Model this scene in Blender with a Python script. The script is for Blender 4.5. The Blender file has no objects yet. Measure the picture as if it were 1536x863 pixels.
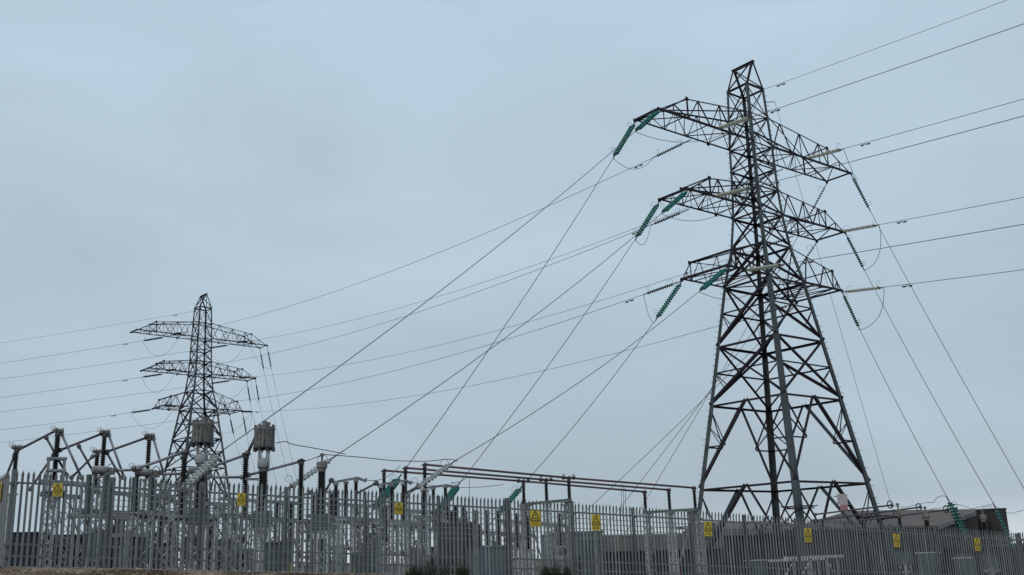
import bpy, math, random
from mathutils import Vector, Matrix
random.seed(7)
S = bpy.context.scene
COL = S.collection
V = Vector
UP = V((0, 0, 1))

# ------------------------------------------------------------------ camera
W, H = 1536.0, 863.0
F = 1534.0
PITCH, ROLL = math.radians(14.85), math.radians(-1.86)
_fw = V((0, math.cos(PITCH), math.sin(PITCH)))
_up = V((0, -math.sin(PITCH), math.cos(PITCH)))
_rt = V((1, 0, 0))
RT = _rt * math.cos(ROLL) + _up * math.sin(ROLL)
UPV = _up * math.cos(ROLL) - _rt * math.sin(ROLL)
cd = bpy.data.cameras.new('camera')
co = bpy.data.objects.new('camera', cd)
COL.objects.link(co)
m = Matrix((RT, UPV, -_fw)).transposed().to_4x4()
co.matrix_world = m
cd.sensor_width = 36
cd.lens = F / W * 36
cd.clip_end = 6000
cd.clip_start = 0.1
S.camera = co
S.render.resolution_x, S.render.resolution_y = 1024, 575


def ray(px, py):
    d = _fw + RT * (px - W / 2) / F - UPV * (py - H / 2) / F
    return d / d.y


def at(px, py, D):
    return ray(px, py) * D


# ------------------------------------------------------------------ materials
def mat(name, col, rough=0.6, metal=0.0, var=0.25, scale=6.0, bump=0.0, detail=4.0, spec=0.4, col2=None, coat=0.0, stretch=None):
    m = bpy.data.materials.new(name)
    m.use_nodes = True
    nt = m.node_tree
    b = nt.nodes['Principled BSDF']
    tc = nt.nodes.new('ShaderNodeTexCoord')
    nz = nt.nodes.new('ShaderNodeTexNoise')
    nz.inputs['Scale'].default_value = scale
    nz.inputs['Detail'].default_value = detail
    nz.inputs['Roughness'].default_value = 0.65
    if stretch:
        mp_ = nt.nodes.new('ShaderNodeMapping')
        mp_.inputs['Scale'].default_value = stretch
        nt.links.new(tc.outputs['Object'], mp_.inputs['Vector'])
        nt.links.new(mp_.outputs['Vector'], nz.inputs['Vector'])
    else:
        nt.links.new(tc.outputs['Object'], nz.inputs['Vector'])
    cr = nt.nodes.new('ShaderNodeValToRGB')
    cr.color_ramp.elements[0].position = 0.3
    cr.color_ramp.elements[1].position = 0.7
    c2 = col2 or tuple(min(1, c * (1 + var)) for c in col)
    cr.color_ramp.elements[0].color = tuple(c * (1 - var) for c in col) + (1,)
    cr.color_ramp.elements[1].color = tuple(c2) + (1,)
    nt.links.new(nz.outputs['Fac'], cr.inputs['Fac'])
    nt.links.new(cr.outputs['Color'], b.inputs['Base Color'])
    b.inputs['Roughness'].default_value = rough
    b.inputs['Metallic'].default_value = metal
    b.inputs['Specular IOR Level'].default_value = spec
    b.inputs['Coat Weight'].default_value = coat
    if bump:
        bp = nt.nodes.new('ShaderNodeBump')
        bp.inputs['Strength'].default_value = bump
        bp.inputs['Distance'].default_value = 0.05
        nt.links.new(nz.outputs['Fac'], bp.inputs['Height'])
        nt.links.new(bp.outputs['Normal'], b.inputs['Normal'])
    return m


M = {
    'lattice': mat('weathered_dark_steel', (0.017, 0.012, 0.017), 0.7, var=0.4, scale=1.2, col2=(0.031, 0.024, 0.033), spec=0.25),
    'lattice_grey': mat('lighter_grey_steel', (0.07, 0.083, 0.092), 0.65, var=0.3, scale=1.0, spec=0.3),
    'leg': mat('leg_steel', (0.055, 0.068, 0.072), 0.6, var=0.35, scale=0.8, spec=0.3),
    'galv': mat('galvanised_steel', (0.165, 0.18, 0.185), 0.5, var=0.42, scale=2.6, spec=0.5, detail=6, stretch=(2.2, 2.2, 0.22)),
    'galv_post': mat('galvanised_post', (0.14, 0.155, 0.16), 0.55, var=0.3, scale=2.5, spec=0.4),
    'galv_old': mat('old_galvanised_steel', (0.2, 0.215, 0.22), 0.55, var=0.45, scale=3.0, spec=0.4),
    'galv_bright': mat('bright_galvanised_steel', (0.5, 0.52, 0.53), 0.5, var=0.35, scale=4.0, spec=0.5),
    'alu': mat('aluminium_tube', (0.26, 0.25, 0.26), 0.45, var=0.25, scale=3.0, spec=0.5),
    'alu_dark': mat('dull_tube', (0.075, 0.07, 0.078), 0.5, var=0.3, scale=3.0, spec=0.4),
    'maroon': mat('maroon_tube', (0.1, 0.052, 0.056), 0.5, var=0.3, scale=2.0),
    'wire': mat('conductor', (0.07, 0.075, 0.085), 0.6, var=0.2, scale=2.0),
    'fitting': mat('fitting', (0.05, 0.05, 0.055), 0.6, var=0.3, scale=5.0),
    'porc': mat('dark_porcelain', (0.010, 0.008, 0.009), 0.3, var=0.3, scale=3.0, spec=0.4),
    'porc_grey': mat('grey_green_porcelain', (0.10, 0.135, 0.125), 0.4, var=0.25, scale=3.0),
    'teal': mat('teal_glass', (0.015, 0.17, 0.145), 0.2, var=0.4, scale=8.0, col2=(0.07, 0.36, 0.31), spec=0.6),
    'teal_dark': mat('dull_teal_glass', (0.012, 0.075, 0.07), 0.25, var=0.4, scale=8.0, col2=(0.03, 0.15, 0.14), spec=0.6),  # darker, duller teal for the big pylon's right-tip strings
    'pale': mat('pale_backlit_glass', (0.42, 0.45, 0.36), 0.25, var=0.35, scale=8.0, col2=(0.66, 0.68, 0.56), spec=0.6),  # backlit look of greenish glass put into the base colour
    'clear': mat('grey_glass', (0.28, 0.33, 0.32), 0.2, var=0.35, scale=8.0, col2=(0.72, 0.76, 0.76), spec=0.7),
    'dull': mat('dull_glass', (0.04, 0.045, 0.05), 0.35, var=0.3, scale=8.0, spec=0.5),
    'trap': mat('weathered_trap_casing', (0.10, 0.096, 0.092), 0.75, var=0.4, scale=5.0, col2=(0.2, 0.192, 0.18)),
    'head_beige': mat('weathered_head_paint', (0.17, 0.16, 0.145), 0.6, var=0.3, scale=6.0),
    'head_metal': mat('head_metal', (0.13, 0.12, 0.115), 0.6, var=0.5, scale=9.0),
    'drum_paint': mat('drum_paint', (0.2, 0.2, 0.195), 0.6, var=0.3, scale=6.0),
    'collar': mat('pale_collar', (0.26, 0.27, 0.28), 0.5, var=0.2, scale=3.0),
    'yellow': mat('sign_yellow', (0.6, 0.45, 0.055), 0.55, var=0.22, scale=5.0),
    'black': mat('sign_black', (0.012, 0.011, 0.01), 0.6, var=0.1),
    'yellow_post': mat('yellow_plastic', (0.55, 0.4, 0.07), 0.6, var=0.2),
    'red_post': mat('red_plastic', (0.3, 0.03, 0.025), 0.6, var=0.2),
    'cabinet': mat('cabinet_paint', (0.065, 0.088, 0.088), 0.5, var=0.15, scale=1.0),
    'cabinet_blue': mat('cabinet_blue_paint', (0.022, 0.032, 0.045), 0.5, var=0.15, scale=1.0),
    'tank': mat('transformer_paint', (0.03, 0.035, 0.038), 0.5, var=0.25, scale=1.0),
    'fin': mat('radiator_paint', (0.05, 0.042, 0.038), 0.55, var=0.25, scale=1.0),
    'brown': mat('brown_cladding', (0.038, 0.03, 0.027), 0.7, var=0.15, scale=1.0),
    'roof': mat('brown_roof_sheet', (0.115, 0.09, 0.078), 0.75, var=0.12, scale=0.6),
    'wall_dark': mat('dark_wall_sheet', (0.016, 0.019, 0.024), 0.7, var=0.15, scale=0.6),
    'wall_blue': mat('blue_grey_wall_sheet', (0.10, 0.12, 0.14), 0.7, var=0.12, scale=0.6),
    'fascia': mat('stone_fascia', (0.16, 0.145, 0.125), 0.8, var=0.2, scale=1.0),
    'concrete': mat('concrete', (0.2, 0.19, 0.18), 0.9, var=0.25, scale=3.0, bump=0.2),
    'plate_white': mat('faded_plate', (0.5, 0.44, 0.43), 0.6, var=0.15, scale=4.0),
    'plate_red': mat('faded_red', (0.42, 0.2, 0.2), 0.6, var=0.25, scale=8.0),
    'leaf': mat('gorse_leaf', (0.022, 0.034, 0.016), 0.8, var=0.5, scale=9.0, col2=(0.06, 0.075, 0.03)),
    'twig': mat('gorse_twig', (0.035, 0.028, 0.02), 0.9, var=0.3),
}


def island_tone(m, lo, hi):
    nt = m.node_tree
    b = nt.nodes['Principled BSDF']
    src = b.inputs['Base Color'].links[0].from_socket
    g = nt.nodes.new('ShaderNodeNewGeometry')
    mr = nt.nodes.new('ShaderNodeMapRange')
    mr.inputs['To Min'].default_value = lo
    mr.inputs['To Max'].default_value = hi
    nt.links.new(g.outputs['Random Per Island'], mr.inputs['Value'])
    mx = nt.nodes.new('ShaderNodeMix'); mx.data_type = 'RGBA'; mx.blend_type = 'MULTIPLY'; mx.inputs[0].default_value = 1.0
    nt.links.new(src, mx.inputs[6]); nt.links.new(mr.outputs[0], mx.inputs[7])
    nt.links.new(mx.outputs[2], b.inputs['Base Color'])


island_tone(M['galv'], 0.72, 1.22)
island_tone(M['lattice'], 0.7, 1.3)
island_tone(M['teal'], 0.7, 1.3)
island_tone(M['galv_bright'], 0.6, 1.15)
island_tone(M['yellow'], 0.75, 1.1)


def add_ribs(m, count_scale, axis='X', strength=0.9, coord='Object'):
    nt = m.node_tree
    b = nt.nodes['Principled BSDF']
    tc = nt.nodes.new('ShaderNodeTexCoord')
    wv = nt.nodes.new('ShaderNodeTexWave')
    wv.bands_direction = axis
    wv.inputs['Scale'].default_value = count_scale
    nt.links.new(tc.outputs[coord], wv.inputs['Vector'])
    bp = nt.nodes.new('ShaderNodeBump')
    bp.inputs['Strength'].default_value = strength
    bp.inputs['Distance'].default_value = 0.08
    nt.links.new(wv.outputs['Fac'], bp.inputs['Height'])
    nt.links.new(bp.outputs['Normal'], b.inputs['Normal'])


# ------------------------------------------------------------------ mesh helpers
class MB:
    def __init__(s):
        s.v, s.f, s.sm = [], [], []

    def add(s, vs, fs, smooth=False):
        n = len(s.v)
        s.v += [tuple(x) for x in vs]
        for f in fs:
            s.f.append(tuple(i + n for i in f))
            s.sm.append(smooth)

    def hexa(s, c):  # 8 corners: bottom 4, top 4
        s.add(c, [(0, 3, 2, 1), (4, 5, 6, 7), (0, 1, 5, 4), (1, 2, 6, 5), (2, 3, 7, 6), (3, 0, 4, 7)])

    def box(s, c, x, y, z):  # centre and half-extent vectors
        c, x, y, z = V(c), V(x), V(y), V(z)
        s.hexa([c - x - y - z, c + x - y - z, c + x + y - z, c - x + y - z, c - x - y + z, c + x - y + z, c + x + y + z, c - x + y + z])

    def bar(s, p, q, w, h, ref=UP):
        p, q = V(p), V(q)
        d = (q - p)
        if d.length < 1e-6:
            return
        d.normalize()
        a = d.cross(ref)
        if a.length < 0.05:
            a = d.cross(V((1, 0, 0)))
        a.normalize()
        b = a.cross(d)
        s.box((p + q) / 2, (q - p) / 2, a * w / 2, b * h / 2)

    def angle(s, p, q, w, a, b, th=None):
        """L-section from p to q; flanges point along a and b"""
        p, q = V(p), V(q)
        d = (q - p).normalized()
        a = (a - d * a.dot(d)).normalized()
        b = (b - d * b.dot(d))
        b = (b - a * b.dot(a)).normalized()
        th = th or max(0.012, w * 0.13)
        s.box((p + q) / 2 + a * w / 2 + b * th / 2, (q - p) / 2, a * w / 2, b * th / 2)
        s.box((p + q) / 2 + a * th / 2 + b * (w + th) / 2, (q - p) / 2, a * th / 2, b * (w - th) / 2)

    def tube(s, pts, r, n=6, caps=True):
        pts = [V(p) for p in pts]
        rings = []
        d0 = (pts[1] - pts[0]).normalized()
        a = d0.cross(UP)
        if a.length < 0.1:
            a = d0.cross(V((1, 0, 0)))
        a.normalize()
        vs = []
        for i, p in enumerate(pts):
            d = (pts[min(i + 1, len(pts) - 1)] - pts[max(i - 1, 0)]).normalized()
            a = (a - d * a.dot(d)).normalized()
            b = d.cross(a)
            rr = r[i] if isinstance(r, (list, tuple)) else r
            for k in range(n):
                t = 2 * math.pi * k / n
                vs.append(p + a * rr * math.cos(t) + b * rr * math.sin(t))
        fs = []
        for i in range(len(pts) - 1):
            for k in range(n):
                k2 = (k + 1) % n
                fs.append((i * n + k, i * n + k2, (i + 1) * n + k2, (i + 1) * n + k))
        s.add(vs, fs, True)
        if caps:
            n0 = len(s.v) - len(vs)
            s.f.append(tuple(n0 + k for k in reversed(range(n)))); s.sm.append(False)
            s.f.append(tuple(n0 + (len(pts) - 1) * n + k for k in range(n))); s.sm.append(False)

    def lathe(s, p, ax, prof, n=10, smooth=False):
        """prof: (distance along ax, radius)"""
        p, ax = V(p), V(ax).normalized()
        a = ax.cross(UP)
        if a.length < 0.1:
            a = ax.cross(V((1, 0, 0)))
        a.normalize()
        b = ax.cross(a)
        vs = []
        for t, r in prof:
            for k in range(n):
                g = 2 * math.pi * k / n
                vs.append(p + ax * t + a * r * math.cos(g) + b * r * math.sin(g))
        fs = []
        for i in range(len(prof) - 1):
            for k in range(n):
                k2 = (k + 1) % n
                fs.append((i * n + k, i * n + k2, (i + 1) * n + k2, (i + 1) * n + k))
        fs.append(tuple(reversed(range(n))))
        fs.append(tuple((len(prof) - 1) * n + k for k in range(n)))
        s.add(vs, fs, smooth)

    def build(s, name, m, parent=None, loc=None):
        me = bpy.data.meshes.new(name)
        if loc is not None:
            o0 = V(loc)
            me.from_pydata([tuple(V(v) - o0) for v in s.v], [], s.f)
        else:
            o0 = V((0, 0, 0))
            me.from_pydata(s.v, [], s.f)
        me.polygons.foreach_set('use_smooth', s.sm)
        me.materials.append(M[m] if isinstance(m, str) else m)
        me.update()
        o = bpy.data.objects.new(name, me)
        COL.objects.link(o)
        if parent is not None:
            o.parent = parent
            o.location = o0 - parent.location if parent.parent is None else o0
        else:
            o.location = o0
        return o


def part(mb, name, m, parent):
    """mesh given in world coordinates, parented to an empty with location only"""
    root = parent
    off = V((0, 0, 0))
    while root is not None:
        off += V(root.location)
        root = root.parent
    me = bpy.data.meshes.new(name)
    me.from_pydata([tuple(V(v) - off) for v in mb.v], [], mb.f)
    me.polygons.foreach_set('use_smooth', mb.sm)
    me.materials.append(M[m] if isinstance(m, str) else m)
    me.update()
    o = bpy.data.objects.new(name, me)
    COL.objects.link(o)
    o.parent = parent
    return o


def thing(name, label, cat, loc, group=None):
    o = bpy.data.objects.new(name, None)
    COL.objects.link(o)
    o.location = V(loc)
    o.empty_display_size = 0.3
    o['label'] = label
    o['category'] = cat
    if group:
        o['group'] = group
    return o


def tag(o, label, cat, group=None):
    o['label'] = label
    o['category'] = cat
    if group:
        o['group'] = group
    return o


def struct(o, kind='structure'):
    o['kind'] = kind
    return o


def sag_pts(p, q, sag, n=24):
    p, q = V(p), V(q)
    return [p + (q - p) * (i / n) - UP * 4 * sag * (i / n) * (1 - i / n) for i in range(n + 1)]


# ------------------------------------------------------------------ site frame (fence line)
A2 = V((-16.09, 33.0, 0))
STEP = V((2.612, 1.346, 0))
BAY = STEP.length
AL = STEP.normalized()
AW = V((-AL.y, AL.x, 0))
FH = 3.0
_zt0 = at(20, 705.5, A2.y).z
B2 = A2 + STEP * 16
_zt1 = at(1491, 800, B2.y).z
ZB0, ZB1 = _zt0 - FH, _zt1 - FH


def site_n(x, y):
    r = V((x, y, 0)) - A2
    return r.dot(AL) / BAY, r.dot(AW)


def zfence(n):
    n = max(-6.0, min(20.0, n))
    t_ = min(1, max(0, n / 16))
    return ZB0 + (ZB1 - ZB0) * n / 16 + 0.36 * t_ * (1 - t_) if n > 0 else ZB0 + (ZB1 - ZB0) * n / 16 * 0.3


def ground(x, y):
    n, o = site_n(x, y)
    z = zfence(n)
    if o < -0.35:
        t = min(1, (-0.35 - o) / 6.5)
        t = t * t * (3 - 2 * t) if z < -1.0 else t ** 0.9
        z = z + (-1.65 - z) * t
    return z


def SP(n, o, z=0.0):
    p = A2 + STEP * n + AW * o
    return V((p.x, p.y, z))


def Q(px, py, o):
    """world point where the sight line meets the vertical plane o metres behind the fence line"""
    d = ray(px, py)
    t = (A2 + AW * o).dot(AW) / V((d.x, d.y, 0)).dot(AW)
    return d * t


def grounded(p, dz=0.0):
    return V((p.x, p.y, ground(p.x, p.y) + dz))


# ------------------------------------------------------------------ ground
def grid_axis(lo, hi, fine_lo, fine_hi, step, grow=1.35):
    xs = []
    x = fine_lo
    while x < fine_hi:
        xs.append(x); x += step
    g = step
    while x < hi:
        xs.append(x); g *= grow; x += g
    xs.append(hi)
    x = fine_lo - step; g = step
    left = []
    while x > lo:
        left.append(x); g *= grow; x -= g
    left.append(lo)
    return list(reversed(left)) + xs


gx = grid_axis(-2500, 2500, -26, 30, 0.5)
gy = grid_axis(-600, 4500, 20, 60, 0.45)
gm = MB()
vs = []
for y in gy:
    for x in gx:
        n, o = site_n(x, y)
        z = ground(x, y)
        if -12 < o < -0.4 and abs(n) < 25:
            z += random.uniform(-0.035, 0.035) + 0.06 * math.sin(x * 1.3) * math.sin(y * 0.9 + x)
        vs.append((x, y, z))
nx = len(gx)
fs = [(j * nx + i, j * nx + i + 1, (j + 1) * nx + i + 1, (j + 1) * nx + i) for j in range(len(gy) - 1) for i in range(nx - 1)]
gm.add(vs, fs, True)
mg = bpy.data.materials.new('stony_ground')
mg.use_nodes = True
nt = mg.node_tree
b = nt.nodes['Principled BSDF']
b.inputs['Roughness'].default_value = 0.95
b.inputs['Specular IOR Level'].default_value = 0.1
tc = nt.nodes.new('ShaderNodeTexCoord')
n1 = nt.nodes.new('ShaderNodeTexNoise'); n1.inputs['Scale'].default_value = 0.55; n1.inputs['Detail'].default_value = 6
n2 = nt.nodes.new('ShaderNodeTexNoise'); n2.inputs['Scale'].default_value = 9; n2.inputs['Detail'].default_value = 5
vo = nt.nodes.new('ShaderNodeTexVoronoi'); vo.inputs['Scale'].default_value = 11
for t in (n1, n2, vo):
    nt.links.new(tc.outputs['Object'], t.inputs['Vector'])
r1 = nt.nodes.new('ShaderNodeValToRGB')
e = r1.color_ramp.elements
e[0].position = 0.35; e[0].color = (0.05, 0.038, 0.028, 1)
e[1].position = 0.62; e[1].color = (0.3, 0.235, 0.185, 1)
k = r1.color_ramp.elements.new(0.5); k.color = (0.13, 0.09, 0.055, 1)
r2 = nt.nodes.new('ShaderNodeValToRGB')
r2.color_ramp.elements[0].position = 0.3; r2.color_ramp.elements[0].color = (0.35, 0.33, 0.3, 1)
r2.color_ramp.elements[1].position = 0.75; r2.color_ramp.elements[1].color = (1.5, 1.45, 1.4, 1)
nt.links.new(n1.outputs['Fac'], r1.inputs['Fac'])
nt.links.new(n2.outputs['Fac'], r2.inputs['Fac'])
mx = nt.nodes.new('ShaderNodeMix'); mx.data_type = 'RGBA'; mx.blend_type = 'MULTIPLY'; mx.inputs[0].default_value = 1.0
nt.links.new(r1.outputs['Color'], mx.inputs[6]); nt.links.new(r2.outputs['Color'], mx.inputs[7])
r3 = nt.nodes.new('ShaderNodeValToRGB')
r3.color_ramp.elements[0].position = 0.08; r3.color_ramp.elements[0].color = (1, 1, 1, 1)
r3.color_ramp.elements[1].position = 0.22; r3.color_ramp.elements[1].color = (0, 0, 0, 1)
nt.links.new(vo.outputs['Distance'], r3.inputs['Fac'])
mx2 = nt.nodes.new('ShaderNodeMix'); mx2.data_type = 'RGBA'
mx2.inputs[7].default_value = (0.42, 0.37, 0.34, 1)
nt.links.new(mx.outputs[2], mx2.inputs[6])
mf = nt.nodes.new('ShaderNodeMath'); mf.operation = 'MULTIPLY'; mf.inputs[1].default_value = 0.55
nt.links.new(r3.outputs['Color'], mf.inputs[0])
nt.links.new(mf.outputs[0], mx2.inputs[0])
nt.links.new(mx2.outputs[2], b.inputs['Base Color'])
bp = nt.nodes.new('ShaderNodeBump'); bp.inputs['Distance'].default_value = 0.06
nt.links.new(n2.outputs['Fac'], bp.inputs['Height']); nt.links.new(bp.outputs['Normal'], b.inputs['Normal'])
g = gm.build('ground', mg)
struct(g)

# loose stones on the bank under the fence
sb = MB()
for i in range(1500):
    n = random.uniform(-0.6, 6.2)
    o = -random.uniform(0.05, 1.8) ** 1.0
    p = SP(n, o)
    z = ground(p.x, p.y)
    r = random.uniform(0.015, 0.05)
    c = V((p.x, p.y, z + r * 0.3))
    vs = [c + V((random.uniform(-r, r), random.uniform(-r, r), random.uniform(-r, r) * 0.7)) for _ in range(4)]
    vs = [c + V((r, 0, 0)), c + V((-r * .7, r * .8, 0)), c + V((-r * .5, -r * .9, 0)), c + V((random.uniform(-.3, .3) * r, 0, r))]
    sb.add(vs, [(0, 1, 3), (1, 2, 3), (2, 0, 3), (0, 2, 1)])
st = sb.build('loose_stones', mat('pale_stone', (0.25, 0.21, 0.185), 0.9, var=0.5, scale=3.0))
struct(st, 'stuff')
gb = MB()
for i in range(2600):
    n = random.uniform(-0.8, 6.5)
    o = -random.uniform(0.9, 3.0)
    p = SP(n, o)
    if math.sin(p.x * 0.9) + math.sin(p.y * 1.7 + p.x * 0.5) + random.uniform(-1, 1) < 0.1:
        continue
    z = ground(p.x, p.y)
    h = random.uniform(0.04, 0.11)
    d = V((random.uniform(-1, 1), random.uniform(-1, 1), 0)) * 0.05
    w = V((random.uniform(-1, 1), random.uniform(-1, 1), 0)).normalized() * 0.008
    c = V((p.x, p.y, z - 0.01))
    gb.add([c - w, c + w, c + d + UP * h], [(0, 1, 2)])
gr = gb.build('dead_grass', mat('dry_grass', (0.13, 0.09, 0.035), 0.9, var=0.5, scale=2.0, col2=(0.22, 0.16, 0.06)))
struct(gr, 'stuff')


# ------------------------------------------------------------------ lattice tower
LV = [(35.45, 1.03), (33.0, 1.12), (30.5, 1.21), (28.7, 1.245), (26.9, 1.28), (24.85, 1.38), (22.3, 1.62), (19.4, 2.16),
      (14.9, 2.78), (10.5, 3.39), (4.46, 4.24)]


class Tower:
    def __init__(s, x, y, yaw, zo, base, asc):
        s.c = V((x, y, zo))
        s.a = V((math.cos(yaw), math.sin(yaw), 0))
        s.b = V((-math.sin(yaw), math.cos(yaw), 0))
        s.base = base
        s.asc = asc

    def p(s, sa, sb, z):
        return s.c + s.a * sa + s.b * sb + UP * z

    def width(s, z):
        if z >= LV[0][0]:
            return LV[0][1]
        for (z1, w1), (z0, w0) in zip(LV, LV[1:]):
            if z0 <= z <= z1:
                return w0 + (w1 - w0) * (z - z0) / (z1 - z0)
        (z1, w1), (z0, w0) = LV[-2], LV[-1]
        return w0 + (w1 - w0) * (z - z0) / (z1 - z0)


def make_tower(T, label, detail):
    zb = T.base
    wb = T.width(zb)
    root = thing('lattice_tower', label, 'pylon', T.p(0, 0, zb), 'electricity pylons')
    lv = LV + [(zb, wb)]
    # legs
    for sa in (-1, 1):
        for sb_ in (-1, 1):
            mb = MB()
            for (z1, w1), (z0, w0) in zip(lv, lv[1:]):
                fw = 0.20 + 0.20 * max(0, min(1, (24 - z0) / 22))
                mb.angle(T.p(sa * w1, sb_ * w1, z1), T.p(sa * w0, sb_ * w0, z0), fw, -T.a * sa, -T.b * sb_, 0.028)
            if detail and ((sa, sb_) in ((-1, 1), (1, -1))):
                z = zb + 2.6
                while z < 35.4:
                    w = T.width(z)
                    P = T.p(sa * w, sb_ * w, z)
                    d = (T.a * sa * 0.5 - T.b * sb_ * 0.2 if int(z * 3) % 2 else T.a * sa * 0.7 + T.b * sb_ * 0.4).normalized()
                    mb.bar(P, P + d * 0.2, 0.028, 0.028)
                    z += 0.42
            lg = part(mb, 'leg', 'leg', root)
            f = MB()
            P = T.p(sa * wb, sb_ * wb, zb)
            f.lathe(P - UP * 0.3, UP, [(0, 0.55), (0.3, 0.5), (0.7, 0.38)], 12)
            part(f, 'footing', 'concrete', root)
    # body bracing, one part per face
    for fa in range(4):
        def fp(t, z, w=None):   # t -1..1 along the face
            w = T.width(z) if w is None else w
            wi = w - 0.03
            return {0: T.p(t * w, -wi, z), 1: T.p(wi, t * w, z), 2: T.p(-t * w, wi, z), 3: T.p(-wi, -t * w, z)}[fa]
        inn = {0: T.b, 1: -T.a, 2: -T.b, 3: T.a}[fa]
        mb, mg_ = MB(), MB()
        for i, ((z1, w1), (z0, w0)) in enumerate(zip(lv, lv[1:])):
            th = 0.085 + 0.010 * i
            big = 0.088 + 0.011 * i
            tgt = mb
            if z1 > 10.6:
                A_, B_, C_, D_ = fp(-1, z0), fp(1, z0), fp(-1, z1), fp(1, z1)
                ww = big * (1.2 if z0 < 20 else 0.9)
                tgt.angle(A_, D_, ww, UP, inn)
                tgt.angle(B_ + inn * 0.05, C_ + inn * 0.05, ww * 0.7, UP, inn)
                tgt.angle(C_, D_, big, -UP, inn)
                if z0 < 19:   # belt at the crossing and redundants
                    zm = z0 + (z1 - z0) * w0 / (w0 + w1)
                    tgt.angle(fp(-1, zm), fp(1, zm), 0.11, -UP, inn)
                    zq = (z0 + zm) / 2
                    for sg in (-1, 1):
                        tgt.angle(fp(sg, zm), fp(sg * 0.52, zq), 0.08, UP, inn)
            else:
                A_, B_, C_, D_ = fp(-1, z0), fp(1, z0), fp(-1, z1), fp(1, z1)
                mid = fp(0, z1)
                tgt.angle(C_, D_, 0.15, -UP, inn)
                g2 = mg_ if fa in (1, 2) else tgt  # lower diagonals of the two far faces get a lighter grey
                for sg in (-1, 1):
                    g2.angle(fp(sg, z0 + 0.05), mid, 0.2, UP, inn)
                    # redundants
                    zr = z0 + (z1 - z0) * 0.5
                    q = fp(sg * 0.52, zr)
                    q2 = fp(sg * 0.5, zr)
                    tgt.angle(fp(sg, zr), q2, 0.1, -UP, inn)
                    tgt.angle(fp(sg, z1 - 0.2), q2, 0.09, UP, inn)
                    tgt.angle(fp(sg, z0 + (z1 - z0) * .75), q2, 0.07, UP, inn)
        # belt at the waist diaphragm
        part(mb, 'bracing', 'lattice', root)
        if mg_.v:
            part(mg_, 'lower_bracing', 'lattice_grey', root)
    # plan diaphragms at arm levels
    mb = MB()
    for z in (33.0, 30.5, 26.9, 24.85, 19.4):
        w = T.width(z) - 0.04
        mb = MB()
        mb.angle(T.p(-w, -w, z), T.p(w, w, z), 0.07, UP, T.a)
        mb.angle(T.p(w, -w, z - 0.03), T.p(-w, w, z - 0.03), 0.07, UP, T.a)
        part(mb, 'diaphragm', 'lattice', root)
    # peak
    mb = MB()
    zt, zp = 35.45, 37.65
    wt = 1.03
    for sg in (-1, 1):
        for sa in (-1, 1):
            mb.angle(T.p(sa * wt, sg * wt, zt), T.p(sa * 0.1, sg * 1.0, zp), 0.14, -T.a * sa, -T.b * sg)
        mb.angle(T.p(-wt, sg * wt, zt), T.p(wt, sg * wt, zt), 0.12, UP, -T.b * sg)
        mb.angle(T.p(sg * 0.1, -1.0, zp), T.p(sg * 0.1, 1.0, zp), 0.12, -UP, T.a * sg)
        mb.angle(T.p(sg * wt, -wt, zt), T.p(sg * wt, wt, zt), 0.12, UP, -T.a * sg)
        mb.angle(T.p(sg * wt, -wt, zt), T.p(sg * 0.1, 1.0, zp), 0.09, UP, -T.a * sg)
        mb.angle(T.p(sg * wt, wt, zt), T.p(sg * 0.1, -1.0, zp), 0.09, UP, -T.a * sg)
    mb.box(T.p(0, 1.0, zp), T.a * 0.12, T.b * 0.08, UP * 0.07)
    mb.box(T.p(0, -1.0, zp), T.a * 0.12, T.b * 0.08, UP * 0.07)
    part(mb, 'peak', 'lattice', root)
    # arms:  zl, zu, tip s, peak s, peak z
    for zl, zu, st_, sp, zp_ in ((30.5, 33.0, 11.5, 8.45, 32.1), (24.85, 26.9, 9.35, 6.9, 26.2), (19.4, 22.2, 6.75, 5.75, 20.85)):
        st_ *= T.asc; sp *= T.asc
        for sg in (-1, 1):
            mb = MB()
            wl, wu = T.width(zl), T.width(zu)
            tip = 0.17
            for fb in (-1, 1):
                low = lambda s_: T.p(sg * s_, fb * wl, zl)

                def upp(s_):
                    t = (s_ - wu) / (sp - wu)
                    return T.p(sg * s_, fb * (wu + (wl - wu) * t), zu + (zp_ - zu) * t)
                mb.angle(low(wl), low(st_), 0.135, -T.b * fb, UP)
                mb.angle(upp(wu), upp(sp), 0.095, -T.b * fb, -UP)
                mb.angle(upp(sp), low(st_), 0.095, -T.b * fb, -UP)
                mb.angle(upp(sp), low(sp), 0.095, -T.a * sg, -T.b * fb)
                n = 3 if st_ > 8 * T.asc else 2
                sl = [wl + (sp - wl) * i / n for i in range(n + 1)]
                for i in range(n):
                    su = (sl[i] + sl[i + 1]) / 2
                    mb.angle(low(sl[i]), upp(su), 0.075, -T.b * fb, T.a)
                    mb.angle(upp(su), low(sl[i + 1]), 0.065, -T.b * fb, T.a)
                    if i and n == 3:
                        mb.angle(upp(su), low(su), 0.05, -T.b * fb, T.a)
                # end bay redundants
                sm = (sp + st_) / 2
                um = T.p(sg * sm, fb * wl, zl + (zp_ - zl) * 0.5)
                mb.angle(low(sp), um, 0.07, -T.b * fb, T.a)
                mb.angle(um, low(sm), 0.06, -T.b * fb, T.a)
                # gusset plates
                for P in (low(st_), upp(sp), low(sl[1])):
                    mb.box(P, T.a * 0.15, T.b * 0.02, UP * 0.13)
            # plan bracing bottom and top, end beam
            mb.angle(T.p(sg * st_, -wl, zl), T.p(sg * st_, wl, zl), 0.15, -T.a * sg, UP)
            nn = 4
            xs = [wl + (st_ - wl) * i / nn for i in range(nn + 1)]
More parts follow.
